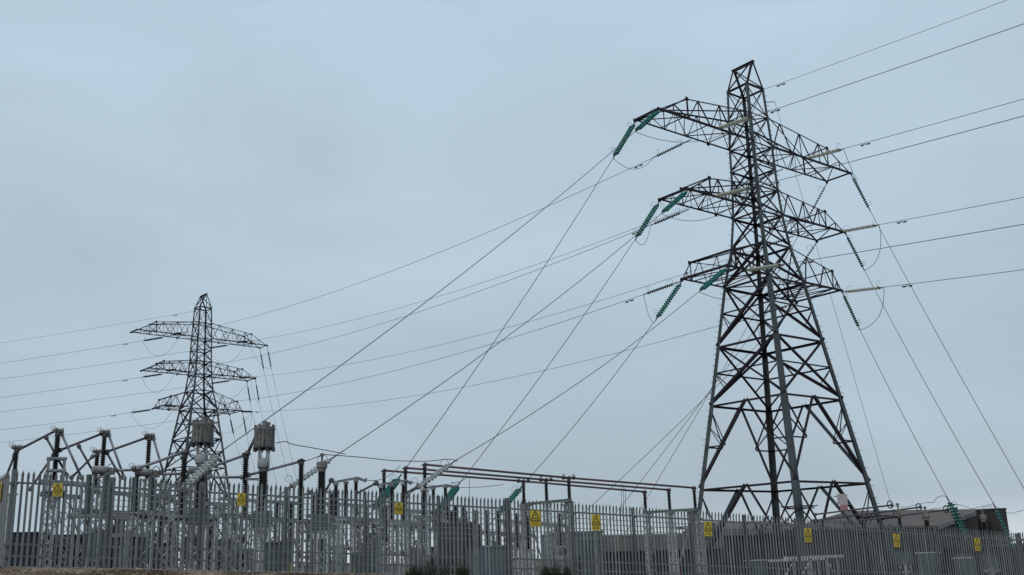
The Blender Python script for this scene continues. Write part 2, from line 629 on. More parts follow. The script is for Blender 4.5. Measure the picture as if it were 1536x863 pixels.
            for i in range(nn):
                f0 = 1 if i % 2 else -1
                mb.angle(T.p(sg * xs[i], -f0 * wl, zl), T.p(sg * xs[i + 1], f0 * wl, zl), 0.06, T.a, UP)
                if i:
                    mb.angle(T.p(sg * xs[i], -wl, zl), T.p(sg * xs[i], wl, zl), 0.06, T.a, UP)
            mb.angle(T.p(sg * sp, -wl, zp_), T.p(sg * sp, wl, zp_), 0.075, T.a, UP)
            mb.angle(T.p(sg * wu, -wu, zu), T.p(sg * sp, wl, zp_), 0.07, T.a, UP)
            mb.angle(T.p(sg * sp, -wl, zl), T.p(sg * sp, wl, zp_), 0.06, T.a, UP)
            part(mb, 'crossarm', 'lattice', root)
    return root


yaw1 = math.radians(38.2)
T1 = Tower(19.11, 75.0, yaw1, 0.0, 0.0, 1.0)
T1.base = ground(T1.c.x, T1.c.y) + 0.15
r1_ = make_tower(T1, 'big dark lattice pylon right of centre with three tiers of arms', True)
T2 = Tower(-48.82, 156.37, 0.738, 4.208, 0, 0.934)
T2.base = ground(T2.c.x, T2.c.y) - 4.208
r2_ = make_tower(T2, 'smaller far off lattice pylon at the left behind the grey line trap drums', False)

# tower 1 extras: anti-climbing frames, cable, plates
for sa, sb_, z, rad in ((-1, -1, 2.6, 0.7), (1, -1, 1.95, 1.0), (-1, 1, 1.7, 0.9), (1, 1, 1.2, 0.9)):
    mb = MB()
    w = T1.width(z)
    c = T1.p(sa * w, sb_ * w, z)
    for rr, dz in ((rad, 0.0), (rad * 1.15, 0.13)):
        q = [c + T1.a * rr * i + T1.b * rr * j + UP * dz for i, j in ((-1, -1), (1, -1), (1, 1), (-1, 1))]
        for i in range(4):
            mb.bar(q[i], q[(i + 1) % 4], 0.05, 0.05)
    for i, j in ((-1, -1), (1, -1), (1, 1), (-1, 1)):
        mb.bar(c - UP * 0.1, c + (T1.a * i + T1.b * j) * rad * 1.2 + UP * 0.16, 0.06, 0.06)
    part(mb, 'anti_climb_frame', 'lattice', r1_)
mb = MB()
mb.tube(sag_pts(T1.p(1.5, -1.6, 34.3), T1.p(5.15, -5.3, 1.9), 0.05, 20), 0.014, 4)
P = T1.p(1.5, -1.6, 34.3)
mb.bar(P, T1.p(1.05, -1.1, 34.35), 0.05, 0.05)
P = T1.p(5.15, -5.3, 1.9)
mb.bar(P, P + UP * 0.6, 0.06, 0.06)
part(mb, 'safety_cable', 'wire', r1_)
# warning plates on two rails on the near right face, seen from outside
mb, m2, m3 = MB(), MB(), MB()
zc = 3.9
fc = lambda s_, z, off=0.0: T1.p(s_, -T1.width(z) + 0.0 - off, z)
pw = lambda px, py: None
# rails between the diagonals
Pc = at(1263, 752, 71.0)
rx = T1.a
mb.bar(Pc - rx * 0.85 + UP * 0.32, Pc + rx * 0.5 + UP * 0.28, 0.05, 0.05)
mb.bar(Pc - rx * 0.95 - UP * 0.12, Pc + rx * 0.85 - UP * 0.2, 0.05, 0.05)
part(mb, 'sign_rail', 'galv', r1_)
m2.box(Pc + UP * 0.12 - T1.b * 0.05, rx * 0.56, T1.b * 0.01, UP * 0.36)
m3.box(Pc - UP * 0.46 - T1.b * 0.07 + rx * 0.06, rx * 0.42, T1.b * 0.01, UP * 0.22)
o = part(m2, 'warning_plate', 'plate_white', r1_)
o['label'] = 'faded whitish square plate'
o = part(m3, 'warning_plate', 'plate_red', r1_)
o['label'] = 'faded red plate below the white one'
# concrete muff not seen


# ------------------------------------------------------------------ insulator strings and wires
def string(P, Q_, kind, label, double=True, n=14, r=0.15, horns=True, group=None, lead=0.45):
    P, Q_ = V(P), V(Q_)
    ax = (Q_ - P)
    L = ax.length
    ax.normalize()
    sd = ax.cross(UP)
    if sd.length < 0.1:
        sd = V((1, 0, 0))
    sd.normalize()
    root = thing('insulator_string', label, 'insulator', P, group)
    off = [0.14, -0.14] if double else [0.0]
    l0, l1 = lead, L - 0.4
    sp = (l1 - l0) / n
    for o_ in off:
        mb = MB()
        prof = []
        for i in range(n):
            t = i * sp
            prof += [(t, 0.035), (t + sp * 0.3, 0.04), (t + sp * 0.44, r * .6), (t + sp * 0.5, r), (t + sp * 0.58, r * .95), (t + sp * 0.6, 0.035)]
        prof.append((n * sp, 0.035))
        mb.lathe(P + ax * l0 + sd * o_, ax, prof, 10)
        part(mb, 'disc_stack', kind, root)
    lk = []
    for e0_, e1_, t in ((P, P + ax * l0, l0 - 0.03), (P + ax * l1, Q_, l1 + 0.03)):
        mb = MB()
        mb.bar(e0_, e1_, 0.06, 0.06)
        if double:
            mb.bar(P + ax * t - sd * 0.2, P + ax * t + sd * 0.2, 0.05, 0.1)
        lk.append(part(mb, 'link', 'fitting', root))
    if horns:
        up2 = sd.cross(ax).normalized()
        if up2.z < 0:
            up2 = -up2
        for t, s_ in ((l0, 1), (l1, -1)):
            mb = MB()
            b0 = P + ax * t
            if s_ == 1:
                pts = [b0, b0 + up2 * 0.32, b0 + up2 * 0.42 + ax * 0.08, b0 + up2 * 0.42 + ax * 0.4, b0 + up2 * 0.3 + ax * 0.5]
            else:
                pts = [b0]
                for k_ in range(9):
                    g_ = k_ / 8 * 5.2 - 1.4
                    pts.append(b0 + up2 * (0.38 + 0.17 * math.sin(g_)) - ax * (0.1 + 0.17 * math.cos(g_)))
            mb.tube(pts, 0.012, 4)
            part(mb, 'arcing_horn', 'fitting', lk[0] if s_ == 1 else lk[1])
    return root


def wire(pts, label, name='overhead_wire', cat='wire', r=0.02, group=None, dampers=(), m='wire', n=5):
    mb = MB()
    c = V(pts[0])
    if len(pts) < 10:
        q = [V(p) for p in pts]
        q = [q[0] * 2 - q[1]] + q + [q[-1] * 2 - q[-2]]
        np_ = []
        for i in range(1, len(q) - 2):
            for k_ in range(5):
                t = k_ / 5
                np_.append(0.5 * (q[i] * 2 + (q[i + 1] - q[i - 1]) * t + (q[i - 1] * 2 - q[i] * 5 + q[i + 1] * 4 - q[i + 2]) * t * t + (q[i] * 3 - q[i - 1] - q[i + 1] * 3 + q[i + 2]) * t ** 3))
        pts = np_ + [V(pts[-1])]
    mb.tube(pts, r, n)
    o = mb.build(name, m, None, c)
    tag(o, label, cat, group)
    for i, t in dampers:
        P = V(pts[i]) + (V(pts[i + 1]) - V(pts[i])) * t
        d = (V(pts[i + 1]) - V(pts[i])).normalized()
        db = MB()
        db.bar(P, P - UP * 0.14, 0.05, 0.05)
        Z = P - UP * 0.14
        db.bar(Z - d * 0.3, Z + d * 0.3, 0.025, 0.025)
        db.lathe(Z - d * 0.42, d, [(0, 0.05), (0.03, 0.065), (0.26, 0.065), (0.28, 0.04)], 8)
        db.lathe(Z + d * 0.14, d, [(0, 0.04), (0.02, 0.065), (0.25, 0.065), (0.28, 0.05)], 8)
        part(db, 'vibration_damper', 'fitting', o)
    return o


def wpath(P, ang, mm, k, u0, u1, n=40):
    d = V((math.cos(ang), math.sin(ang), 0))
    return [P + d * (u0 + (u1 - u0) * i / n) + UP * (mm * (u0 + (u1 - u0) * i / n) + k * (u0 + (u1 - u0) * i / n) ** 2) for i in range(n + 1)]


tiers = [('top', 30.5, 1.21, 11.5), ('middle', 24.85, 1.4, 9.35), ('lowest', 19.4, 2.16, 6.75)]
ANG, SM, KK = math.radians(-58), -0.14, 3e-4
white_s = {('top', -1): -5.5, ('top', 1): 5.2, ('middle', -1): -6.7, ('middle', 1): 8.5, ('lowest', -1): -5.0, ('lowest', 1): 6.75}
LS = 4.0
dirR = V((math.cos(ANG), math.sin(ANG), SM)).normalized()
side = {-1: 'left', 1: 'right'}
ends = {}
for tn, z, w, tip in tiers:
    for sg in (-1, 1):
        P = T1.p(white_s[(tn, sg)], -w, z - 0.1)
        E_ = P + dirR * 3.9
        string(P, E_, 'pale', 'pale glass insulator string reaching right from the big pylon\'s %s %s arm' % (tn, side[sg]), True, 14, 0.115, group='pale insulator strings on the big pylon')
        ends[(tn, sg, 'w')] = E_
        pts = wpath(P, ANG, SM, KK, 3.85, 60, 60) + wpath(P, ANG, SM, KK, 61, 170, 20)
        wire(pts, 'line conductor leaving towards upper right from the big pylon\'s %s %s arm' % (tn, side[sg]), r=0.022,
             group='conductors leaving to the right', dampers=((2, 0.2),))
# earth wire to the right
Pe = T1.p(0.95, -0.9, 35.45)
pts = wpath(Pe, ANG, SM, KK, 0, 60, 60) + wpath(Pe, ANG, SM, KK, 61, 170, 20)
wire(pts, 'thin earth wire running to the upper right from the big pylon\'s peak', r=0.016, dampers=((2, 0.0),))

# spans pylon 1 -> pylon 2
spans = [('top', -1, -5.6, -5.4, 30.5, 1.21), ('top', 1, 5.5, 5.4, 30.5, 1.21), ('middle', -1, -6.2, -6.0, 24.85, 1.4),
         ('middle', 1, 6.2, 6.0, 24.85, 1.4), ('lowest', -1, -6.75, -6.1, 19.4, 2.16), ('lowest', 1, 6.6, 6.1, 19.4, 2.16)]
for tn, sg, s1, s2, z, w in spans:
    P, R_ = T1.p(s1, w, z - 0.1), T2.p(s2, -w, z - 0.1)
    pl = sag_pts(P, R_, 2.2, 60)
    d0 = (pl[1] - pl[0]).normalized()
    d1 = (pl[-2] - pl[-1]).normalized()
    E0, E1 = P + d0 * 3.9, R_ + d1 * 3.9
    string(P, E0, 'dull', 'dark insulator string facing the far pylon on the big pylon\'s %s %s arm' % (tn, side[sg]), False, 12, 0.12, lead=0.9)
    string(R_, E1, 'dull', 'dark insulator string on the far pylon\'s %s %s arm facing the big pylon' % (tn, side[sg]), True, 12, 0.14, horns=False)
    ends[(tn, sg, 'd')] = E0
    ends[(tn, sg, 'd2')] = E1
    pts = [E0] + [p for p in pl if (p - P).length > 4.2 and (p - R_).length > 4.2] + [E1]
    wire(pts, 'line conductor strung between both pylons at the %s %s arms' % (tn, side[sg]), r=0.02,
         group='conductors between the pylons', dampers=((1, 0.2), (len(pts) - 3, 0.8)))
P, R_ = T1.p(-0.5, 0.9, 35.4), T2.p(0, -0.9, 35.4)

# spans left of pylon 2
A2L = math.radians(161.4)
for tn, sg, s1, z, w in (('top', -1, -5.5, 30.5, 1.21), ('top', 1, 5.2, 30.5, 1.21), ('middle', -1, -5.2, 24.85, 1.4),
                         ('middle', 1, 6.0, 24.85, 1.4), ('lowest', -1, -6.3, 19.4, 2.16), ('lowest', 1, 5.0, 19.4, 2.16)):
    P = T2.p(s1, w, z - 0.1)
    d = V((math.cos(A2L), math.sin(A2L), -0.045)).normalized()
    E_ = P + d * 4.0
    string(P, E_, 'dull', 'dark insulator string pointing left from the far pylon\'s %s %s arm' % (tn, side[sg]), True, 12, 0.14, horns=(sg < 0), lead=0.5)
    pts = wpath(P, A2L, -0.0443, 2.23e-4, 3.95, 160, 40)
    wire(pts, 'line conductor leaving to the left from the far pylon\'s %s %s arm' % (tn, side[sg]), r=0.024, group='conductors leaving to the left', dampers=((0, 0.8),))
    # jumper under the arm
    E1 = ends[(tn, sg, 'd2')]
    wire(sag_pts(E_, E1, 2.9, 20), 'drooping jumper loop under the far pylon\'s %s %s arm' % (tn, side[sg]), 'jumper_wire', 'jumper', 0.02, 'jumper loops on the far pylon')
pts = wpath(T2.p(-0.6, 0.9, 35.2), A2L, -0.0443, 2.23e-4, 0, 160, 40)
wire(pts, 'thin earth wire leaving to the left from the far pylon\'s top', r=0.02, dampers=((1, 0),))


# downleads of pylon 1 ------------------------------------------------
def downlead(tip, G, sag, kind, slabel, wlabel, ls=4.0, r=0.022, group=None, double=True):
    n = (G - tip).length
    pl = sag_pts(tip, G, sag, 40)
    d = (pl[1] - pl[0]).normalized()
    E_ = tip + d * ls
    string(tip, E_, kind, slabel, double, 14, 0.14 if kind == 'teal' else 0.13)
    pts = [E_] + [p for p in pl if (p - tip).length > ls + 0.4]
    wire(pts, wlabel, 'downlead_wire', 'wire', r, group)
    return E_


left_ends = {}
GW = {'top': at(335, 675, 44), 'middle': at(505, 683, 50), 'lowest': at(685, 690, 55)}
GT = {'top': at(602, 712, 56), 'middle': at(690, 724, 60), 'lowest': at(785, 727, 65)}
for tn, z, w, tip in tiers:
    e1 = downlead(T1.p(-tip, -w, z - 0.1), GW[tn], 0.6, 'teal', 'teal glass insulator string on the nearer corner of the big pylon\'s %s left arm' % tn,
                  'downlead from the big pylon\'s %s left arm to a pale insulator above the fence' % tn, 3.8, group='downleads to the substation')
    e2 = downlead(T1.p(-tip, w, z - 0.1), GT[tn], 0.5, 'teal', 'teal glass insulator string hanging from the outer left corner of the %s arm' % tn,
                  'downlead from the big pylon\'s %s left arm to a teal insulator above the fence' % tn, 4.2, group='downleads to the substation')
    # jumper dark string -> far-corner downlead ; near-corner downlead -> pale string
    wire(sag_pts(ends[(tn, -1, 'd')], e2, 0.9, 16), 'drooping jumper loop at the outer end of the big pylon\'s %s left arm' % tn, 'jumper_wire', 'jumper', 0.02)
    wire(sag_pts(e1, ends[(tn, -1, 'w')], 1.3, 24), 'long jumper loop slung under the big pylon\'s %s left arm' % tn, 'jumper_wire', 'jumper', 0.02)
GR = {'top': at(1560, 775, 68), 'middle': at(1490, 755, 67), 'lowest': at(1420, 745, 66)}
GB = {'top': at(935, 806, 88), 'middle': at(890, 812, 87), 'lowest': at(838, 803, 86)}
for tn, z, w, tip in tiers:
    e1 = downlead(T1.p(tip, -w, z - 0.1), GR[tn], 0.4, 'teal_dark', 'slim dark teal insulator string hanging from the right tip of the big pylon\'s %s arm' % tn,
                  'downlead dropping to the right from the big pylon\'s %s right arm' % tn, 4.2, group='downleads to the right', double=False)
    e2 = downlead(T1.p(tip, w, z - 0.1), GB[tn], 0.4, 'dull', 'dark insulator string under the far corner of the big pylon\'s %s right arm' % tn,
                  'downlead passing behind the big pylon\'s legs from its %s right arm' % tn, 4.2, group='downleads behind the big pylon', double=False)
    a_, b_ = e1, ends[(tn, 1, 'w')]
    pts = []
    for i in range(17):
        t = i / 16
        p = b_ + (a_ - b_) * t
        p = p + (T1.a * 0.9 - T1.b * 0.2) * 4 * t * (1 - t) * (0.7 if tn != 'top' else 0.1) - UP * 0.5 * 4 * t * (1 - t)
        pts.append(p)
    wire(pts, 'jumper loop hanging at the right end of the big pylon\'s %s arm' % tn, 'jumper_wire', 'jumper', 0.022)
    wire(sag_pts(ends[(tn, 1, 'd')], e2, 0.8, 16), 'small jumper loop under the back of the big pylon\'s %s right arm' % tn, 'jumper_wire', 'jumper', 0.018)

# pylon 2 droppers on the right side
for tn, fb, sx, ex, ey in (('top', -1, 11.5, 452, 748), ('top', 1, 11.5, 440, 750), ('middle', -1, 9.35, 420, 748), ('middle', 1, 9.35, 408, 750),
                           ('lowest', -1, 6.75, 392, 745), ('lowest', 1, 6.75, 378, 745)):
    z, w = {'top': (30.5, 1.21), 'middle': (24.85, 1.4), 'lowest': (19.4, 2.16)}[tn]
    tip = T2.p(sx * .934, fb * w, z - 0.1)
    G = at(ex, ey, 150)
    d = (G - tip).normalized()
    d = (d + V((0, 0, -0.15))).normalized()
    E_ = tip + d * 4.6
    cn = 'nearer' if fb < 0 else 'farther'
    string(tip, E_, 'dull', 'dark insulator string hanging from the %s right corner of the far pylon\'s %s arm' % (cn, tn), False, 16, 0.12, horns=False, lead=1.2)
    wire(sag_pts(E_, G, 0.3, 16), 'thin dropper wire from the %s right corner of the far pylon\'s %s arm' % (cn, tn), 'downlead_wire', 'wire', 0.022,
         'dropper wires of the far pylon')
    if fb < 0:
        wire(sag_pts(ends[(tn, 1, 'd2')], E_, 1.2, 16), 'jumper from the line to the right tip of the far pylon\'s %s arm' % tn, 'jumper_wire', 'jumper', 0.018)

# terminal strings above the fence ------------------------------------
def term(G, px, py, D, kind, label, r=0.17, n=11, ls=3.2):
    end = at(px, py, D)
    ax = (end - G).normalized()
    E_ = G + ax * ls
    string(G, E_, kind, label, True, n, r, lead=0.5)
    # stay rod down to an anchor post
    Gd = grounded(E_ + ax * 3.0)
    mb = MB()
    top = V((Gd.x, Gd.y, Gd.z + 1.3))
    mb.tube([E_, top], 0.03, 5)
    o_ = mb.build('stay_rod', 'fitting', None, E_)
    tag(o_, 'stay rod below the ' + label, 'rod')
    root = thing('anchor_post', 'anchor post of the ' + label, 'post', Gd)
    mb = MB()
    mb.bar(Gd, top + UP * 0.2, 0.2, 0.2, AL)
    part(mb, 'post', 'galv_old', root)
    mb = MB()
    mb.bar(top - AL * 0.8, top + AL * 0.8, 0.14, 0.14)
    part(mb, 'crossbeam', 'galv_old', root)


term(GW['top'], 287, 722, 42.5, 'clear', 'clear glass insulator string crossing the left line trap column', 0.15)
term(GW['middle'], 430, 735, 48.5, 'clear', 'clear glass insulator string crossing the stout black bushing', 0.14)
term(GW['lowest'], 612, 742, 53.5, 'clear', 'clear glass insulator string crossing the maroon busbars', 0.15)
term(GT['top'], 572, 750, 54.5, 'teal', 'teal insulator string beside the left end of the busbars', 0.15, 12)
term(GT['middle'], 662, 762, 58.5, 'teal', 'teal insulator string below the busbars near mid fence', 0.15, 12)
term(GT['lowest'], 757, 760, 64, 'teal', 'teal insulator string left of the middle busbar post', 0.15, 12)
term(GR['lowest'], 1452, 810, 65, 'teal', 'teal insulator string in front of the brown roofed building', 0.2, 12, 3.4)
term(GR['middle'], 1516, 812, 66.5, 'teal', 'teal insulator string beside the right end of the brown building', 0.2, 12, 3.4)
term(GR['top'], 1590, 830, 67, 'teal', 'teal insulator string beyond the right return fence', 0.2, 12, 3.4)


# ------------------------------------------------------------------ fence
def pale_verts(c, zb, h, ax, face, w=0.072):
    """W-section pale with splayed triple point"""
    pr = [(-w / 2, 0.0), (-w / 4, 0.016), (0, 0.004), (w / 4, 0.016), (w / 2, 0.0)]
    th = 0.004
    return pr, th


def add_pale(mb, c, zb, h, ax, fc_, lean=0.0):
    w = 0.077
    pr = [(-w / 2, 0.0), (-w / 4, 0.018), (0, 0.004), (w / 4, 0.018), (w / 2, 0.0)]
    th = 0.005
    hs = h - 0.2
    vs, fs = [], []
    L = AW * 0 + ax
    for z in (0.05, hs):
        for x, d in pr:
            vs.append(c + L * (x + lean * z) + fc_ * d + UP * (zb + z))
        for x, d in pr:
            vs.append(c + L * (x + lean * z) + fc_ * (d + th) + UP * (zb + z))
    for i in range(4):
        fs.append((i, i + 1, 11 + i, 10 + i))
        fs.append((5 + i + 1, 5 + i, 15 + i, 15 + i + 1))
    fs += [(5, 0, 10, 15), (4, 9, 19, 14), (0, 5, 6, 1), (1, 6, 7, 2), (2, 7, 8, 3), (3, 8, 9, 4)]
    # prongs
    def prong(i0, i1, tx, td, tz):
        b4 = [10 + i0, 10 + i1, 15 + i1, 15 + i0]
        vs.append(c + L * (tx + lean * tz) + fc_ * td + UP * (zb + tz))
        k_ = len(vs) - 1
        for a_, b_ in zip(b4, b4[1:] + b4[:1]):
            fs.append((a_, b_, k_))
    prong(0, 1, -w * 0.55, 0.03, h - 0.07)
    prong(3, 4, w * 0.55, 0.03, h - 0.07)
    for zz, ww_ in ((h - 0.09, 0.42), (h, 0.06)):
        vs += [c + L * (w * ww_ * k_ + lean * zz) + fc_ * (0.014 + 0.02 * (zz - hs) / 0.2 + dd) + UP * (zb + zz) for k_, dd in ((-1, 0), (1, 0), (1, th), (-1, th))]
    n0 = len(vs) - 8
    b4 = [10, 14, 19, 15]
    for i in range(4):
        j = (i + 1) % 4
        fs.append((b4[i], b4[j], n0 + j, n0 + i))
        fs.append((n0 + i, n0 + j, n0 + 4 + j, n0 + 4 + i))
    fs.append((n0 + 4, n0 + 5, n0 + 6, n0 + 7))
    mb.add(vs, fs)


def fence(start, step, n, zf, label, pitch=18, h=FH, posts=True, group=None, z_rails=(0.87, 0.235, 0.115), post_big=True):
    ax = step.normalized()
    face = V((ax.y, -ax.x, 0))
    if face.y > 0:
        face = -face
    root = thing('palisade_fence', label, 'fence', V((start.x, start.y, zf(0))), group)
    for i in range(n):
        mb = MB()
        z0, z1 = zf(i), zf(i + 1)
        for k_ in range(pitch):
            t = (k_ + 0.5) / pitch
            c = start + step * (i + t)
            add_pale(mb, c + face * 0.03, z0 + (z1 - z0) * t + random.uniform(-0.012, 0.012), h + random.gauss(0, .008), ax, face, random.gauss(0, 0.0028))
        pn = part(mb, 'pale_panel', 'galv', root)
        for zr in z_rails:
            a_ = start + step * i + UP * (z0 + zr * h)
            b_ = start + step * (i + 1) + UP * (z1 + zr * h)
            rl = MB()
            rl.bar(a_, b_, 0.012, 0.065)
            part(rl, 'rail', 'galv_post', root)
    if posts:
        for i in range(n + 1):
            mb = MB()
            c = start + step * i - face * 0.11 + ax * 0.0
            z0 = zf(i)
            hh = h * 0.985 if (i not in (0, 6) or not post_big) else h + 0.03
            ww = 0.11 if (i not in (0, 6) or not post_big) else 0.17
            # I-section post
            cc = c + UP * (z0 + hh / 2)
            mb.box(cc + face * 0.045, ax * ww / 2, face * 0.006, UP * hh / 2)
            mb.box(cc - face * 0.045, ax * ww / 2, face * 0.006, UP * hh / 2)
            mb.box(cc, ax * 0.005, face * 0.039, UP * hh / 2)
            for zr in z_rails:
                mb.box(c + face * 0.07 + UP * (z0 + zr * h - 0.03), ax * (ww / 2 + 0.05), face * 0.012, UP * 0.045)
            part(mb, 'post', 'galv_post', root)
    return root


fence(A2, STEP, 16, lambda i: zfence(i), 'long galvanised palisade fence along the front of the substation')
C0 = A2 + V((-0.12, 0.05, 0))
DL = V((-1.6, 2.3, 0)).normalized() * 2.6
fence(C0, DL, 5, lambda i: ZB0 - 0.03 * i, 'palisade fence turning away from the tall corner post at the left edge', pitch=17, post_big=False)
C1 = B2 + V((0.15, 0.02, 0))
DR = V((1, 0.22, 0)).normalized() * 2.8
fence(C1, DR, 3, lambda i: ZB1 + 0.03 - 0.04 * i, 'short palisade fence carrying on past the corner at the right edge', pitch=18, post_big=False)
root = thing('wire_fence', 'inner fence of thin level wires just behind the palisade\'s left half', 'fence', SP(1, 3.2, zfence(1)))
for i in range(1, 11):
    mb = MB()
    q = SP(i, 3.2, zfence(i))
    mb.bar(q, q + UP * 2.75, .06, .06)
    part(mb, 'post', 'galv_old', root)
for k_ in range(6):
    mb = MB()
    mb.tube([SP(1, 3.2, zfence(1) + 1.55 + k_ * .22), SP(10, 3.2, zfence(10) + 1.55 + k_ * .22)], .014, 4)
    part(mb, 'wire', 'galv_old', root)
# concrete sill under front fence
mb = MB()
for i in range(16):
    a_, b_ = SP(i, -0.02, zfence(i) + 0.0), SP(i + 1, -0.02, zfence(i + 1) + 0.0)
    mb.bar(a_, b_, 0.18, 0.07)
o = mb.build('concrete_sill', 'concrete', None, A2)
tag(o, 'low concrete sill running under the front palisade fence', 'kerb')

# end corner tall dark post by the building
# ------------------------------------------------------------------ warning signs
def text_mesh(body, size):
    cu = bpy.data.curves.new('lettering', 'FONT')
    cu.body = body
    cu.size = size
    cu.align_x = 'CENTER'
    cu.align_y = 'CENTER'
    cu.extrude = 0.0015
    cu.resolution_u = 2
    ob = bpy.data.objects.new('tmp', cu)
    COL.objects.link(ob)
    bpy.context.view_layer.update()
    me = bpy.data.meshes.new_from_object(ob.evaluated_get(bpy.context.evaluated_depsgraph_get()))
    bpy.data.objects.remove(ob)
    me.materials.clear()
    me.materials.append(M['black'])
    return me


TXT = text_mesh('DANGER\nOF DEATH', 0.062)


def sign(P, ax, w, h, label, tilt=0.0, thick=0.006):
    face = V((ax.y, -ax.x, 0)).normalized()
    if face.y > 0:
        face = -face
    ax = ax.normalized()
    right = ax if ax.x > 0 else -ax
    root = thing('warning_sign', label, 'warning sign', P, 'yellow danger signs on the fence')
    u = UP
    if tilt:
        u = (UP * math.cos(tilt) + right * math.sin(tilt)); right = (right * math.cos(tilt) - UP * math.sin(tilt))
    mb = MB()
    mb.box(P, right * w / 2, face * thick / 2, u * h / 2)
    plate_ = part(mb, 'plate', 'yellow', root)
    f0 = face * (thick / 2 + 0.003)
    # triangle outline
    mb = MB()
    tw, thh = w * 0.43, h * 0.58
    cy = h * 0.47 - thh
    pts = [P + right * (-tw) + u * cy, P + right * tw + u * cy, P + u * (cy + thh)]
    bw = w * 0.075
    for i in range(3):
        a_, b_ = pts[i] + f0, pts[(i + 1) % 3] + f0
        d = (b_ - a_).normalized()
        s_ = d.cross(face).normalized()
        mb.box((a_ + b_) / 2, (b_ - a_) / 2, s_ * bw / 2, face * 0.0015)
    part(mb, 'triangle_border', 'black', plate_)
    mb = MB()
    pl = lambda x, y: P + f0 + right * (x * w) + u * (y * h)
    # lightning arrow
    for q in ([(0.03, .33), (0.07, .33), (-.01, .18), (-.05, .18)], [(-.05, .21), (.06, .21), (.06, .185), (-.02, .185)], [(.035, .20), (.06, .20), (.0, .07), (-.01, .075)]):
        vs = [pl(x, y) for x, y in q]
        mb.add(vs + [v_ + face * 0.002 for v_ in vs], [(3, 2, 1, 0), (4, 5, 6, 7), (0, 1, 5, 4), (1, 2, 6, 5), (2, 3, 7, 6), (3, 0, 4, 7)])
    # struck figure lying on its back, arms up
    for (x0, y0, x1, y1, t_) in ((-.2, .0, .14, -.01, .055), (-.1, .0, -.17, .06, .035), (.02, .01, .06, .07, .035), (.12, .0, .2, .04, .04), (.1, .0, .22, -.04, .04), (-.24, .02, -.18, .02, .06)):
        a_, b_ = pl(x0, y0), pl(x1, y1)
        d = (b_ - a_).normalized(); s_ = d.cross(face).normalized()
        mb.box((a_ + b_) / 2, (b_ - a_) / 2, s_ * t_ * w / 2, face * 0.0015)
    part(mb, 'pictogram', 'black', plate_)
    mb = MB()
    mb.box(pl(0, -0.19), right * w * 0.47, face * 0.0015, u * h * 0.008)
    part(mb, 'dividing_line', 'black', plate_)
    for sx_, sy_ in ((-.42, .45), (.42, .45), (-.42, -.45), (.42, -.45)):
        mb = MB()
        mb.lathe(pl(sx_, sy_), face, [(0, .012), (.008, .012)], 8)
        part(mb, 'fixing_bolt', 'galv_old', plate_)
    t = bpy.data.objects.new('lettering', TXT)
    COL.objects.link(t)
    t.parent = plate_
    sc = w / 0.38
    rot = Matrix((right, u, face)).transposed().to_4x4()
    c = pl(0, -0.335) - P
    t.matrix_local = Matrix.Translation(c) @ rot @ Matrix.Diagonal((sc, sc, 1, 1))
    return root


sx = [(86.5, 735, .30, .42, 'small yellow danger sign hanging below the left lattice pedestal', -.05), (362, 749.5, .28, .42, 'small yellow danger sign left of the second line trap', .0),
      (598, 763, .33, .42, 'small yellow danger sign under the upper end of the busbars', .02),
      (803, 778, .48, .62, 'large yellow danger sign below the middle busbar posts', .02), (894, 784, .43, .62, 'large yellow danger sign between the middle busbar posts and the next tall fence post', .03),
      (1062, 793.5, .41, .62, 'yellow danger sign at the foot of the big pylon\'s left leg', .03), (1212, 803, .42, .62, 'yellow danger sign just right of the big pylon\'s front leg', .06),
      (1345, 811, .40, .62, 'yellow danger sign in front of the brown building\'s low left roof', .06), (1466, 817, .40, .62, 'yellow danger sign nearest the right fence corner', .06)]
for px, py, w, h, lb, tl in sx:
    P = Q(px, py, -0.09)
    sign(P, AL, w, h, lb, tl)
Pl = C0 + DL * 0.45
fl = V((DL.y, -DL.x, 0)).normalized()
if fl.y > 0:
    fl = -fl
sign(V((Pl.x, Pl.y, at(3, 738, 34.3).z)) + DL * .05 + fl * 0.1, DL, .5, .62, 'yellow danger sign cut by the left edge of the picture on the side fence')


# ------------------------------------------------------------------ substation equipment
def ribs(mb, P, Q_, r, pitch=0.07, n=12, core=0.6):
    P, Q_ = V(P), V(Q_)
    L = (Q_ - P).length
    k_ = max(3, int(L / pitch))
    s_ = L / k_
    pr = []
    for i in range(k_):
        t = i * s_
        pr += [(t, r * core), (t + s_ * 0.3, r * core), (t + s_ * 0.5, r), (t + s_ * 0.72, r * core)]
    pr.append((L, r * core))
    mb.lathe(P, Q_ - P, pr, n)


def lattice_column(mb, base, top, w, bright=None):
    zh = top.z - base.z
    if zh < 0.3:
        return
    for i, j in ((-1, -1), (1, -1), (1, 1), (-1, 1)):
        o_ = AL * i * w / 2 + AW * j * w / 2
        mb.angle(base + o_, top + o_, 0.06, -AL * i, -AW * j, 0.008)
    n = max(2, int(zh / (w * 1.1)))
    for k_ in range(n):
        z0, z1 = k_ * zh / n, (k_ + 1) * zh / n
        for j in (-1, 1):
            s_ = 1 if (k_ + (j > 0)) % 2 else -1
            mb.bar(base + AW * j * w / 2 - AL * s_ * w / 2 + UP * z0, base + AW * j * w / 2 + AL * s_ * w / 2 + UP * z1, 0.045, 0.012, AW)
            mb.bar(base + AL * j * w / 2 - AW * s_ * w / 2 + UP * z0, base + AL * j * w / 2 + AW * s_ * w / 2 + UP * z1, 0.045, 0.012, AL)
    mb.box(top, AL * (w / 2 + 0.06), AW * (w / 2 + 0.06), UP * 0.03)


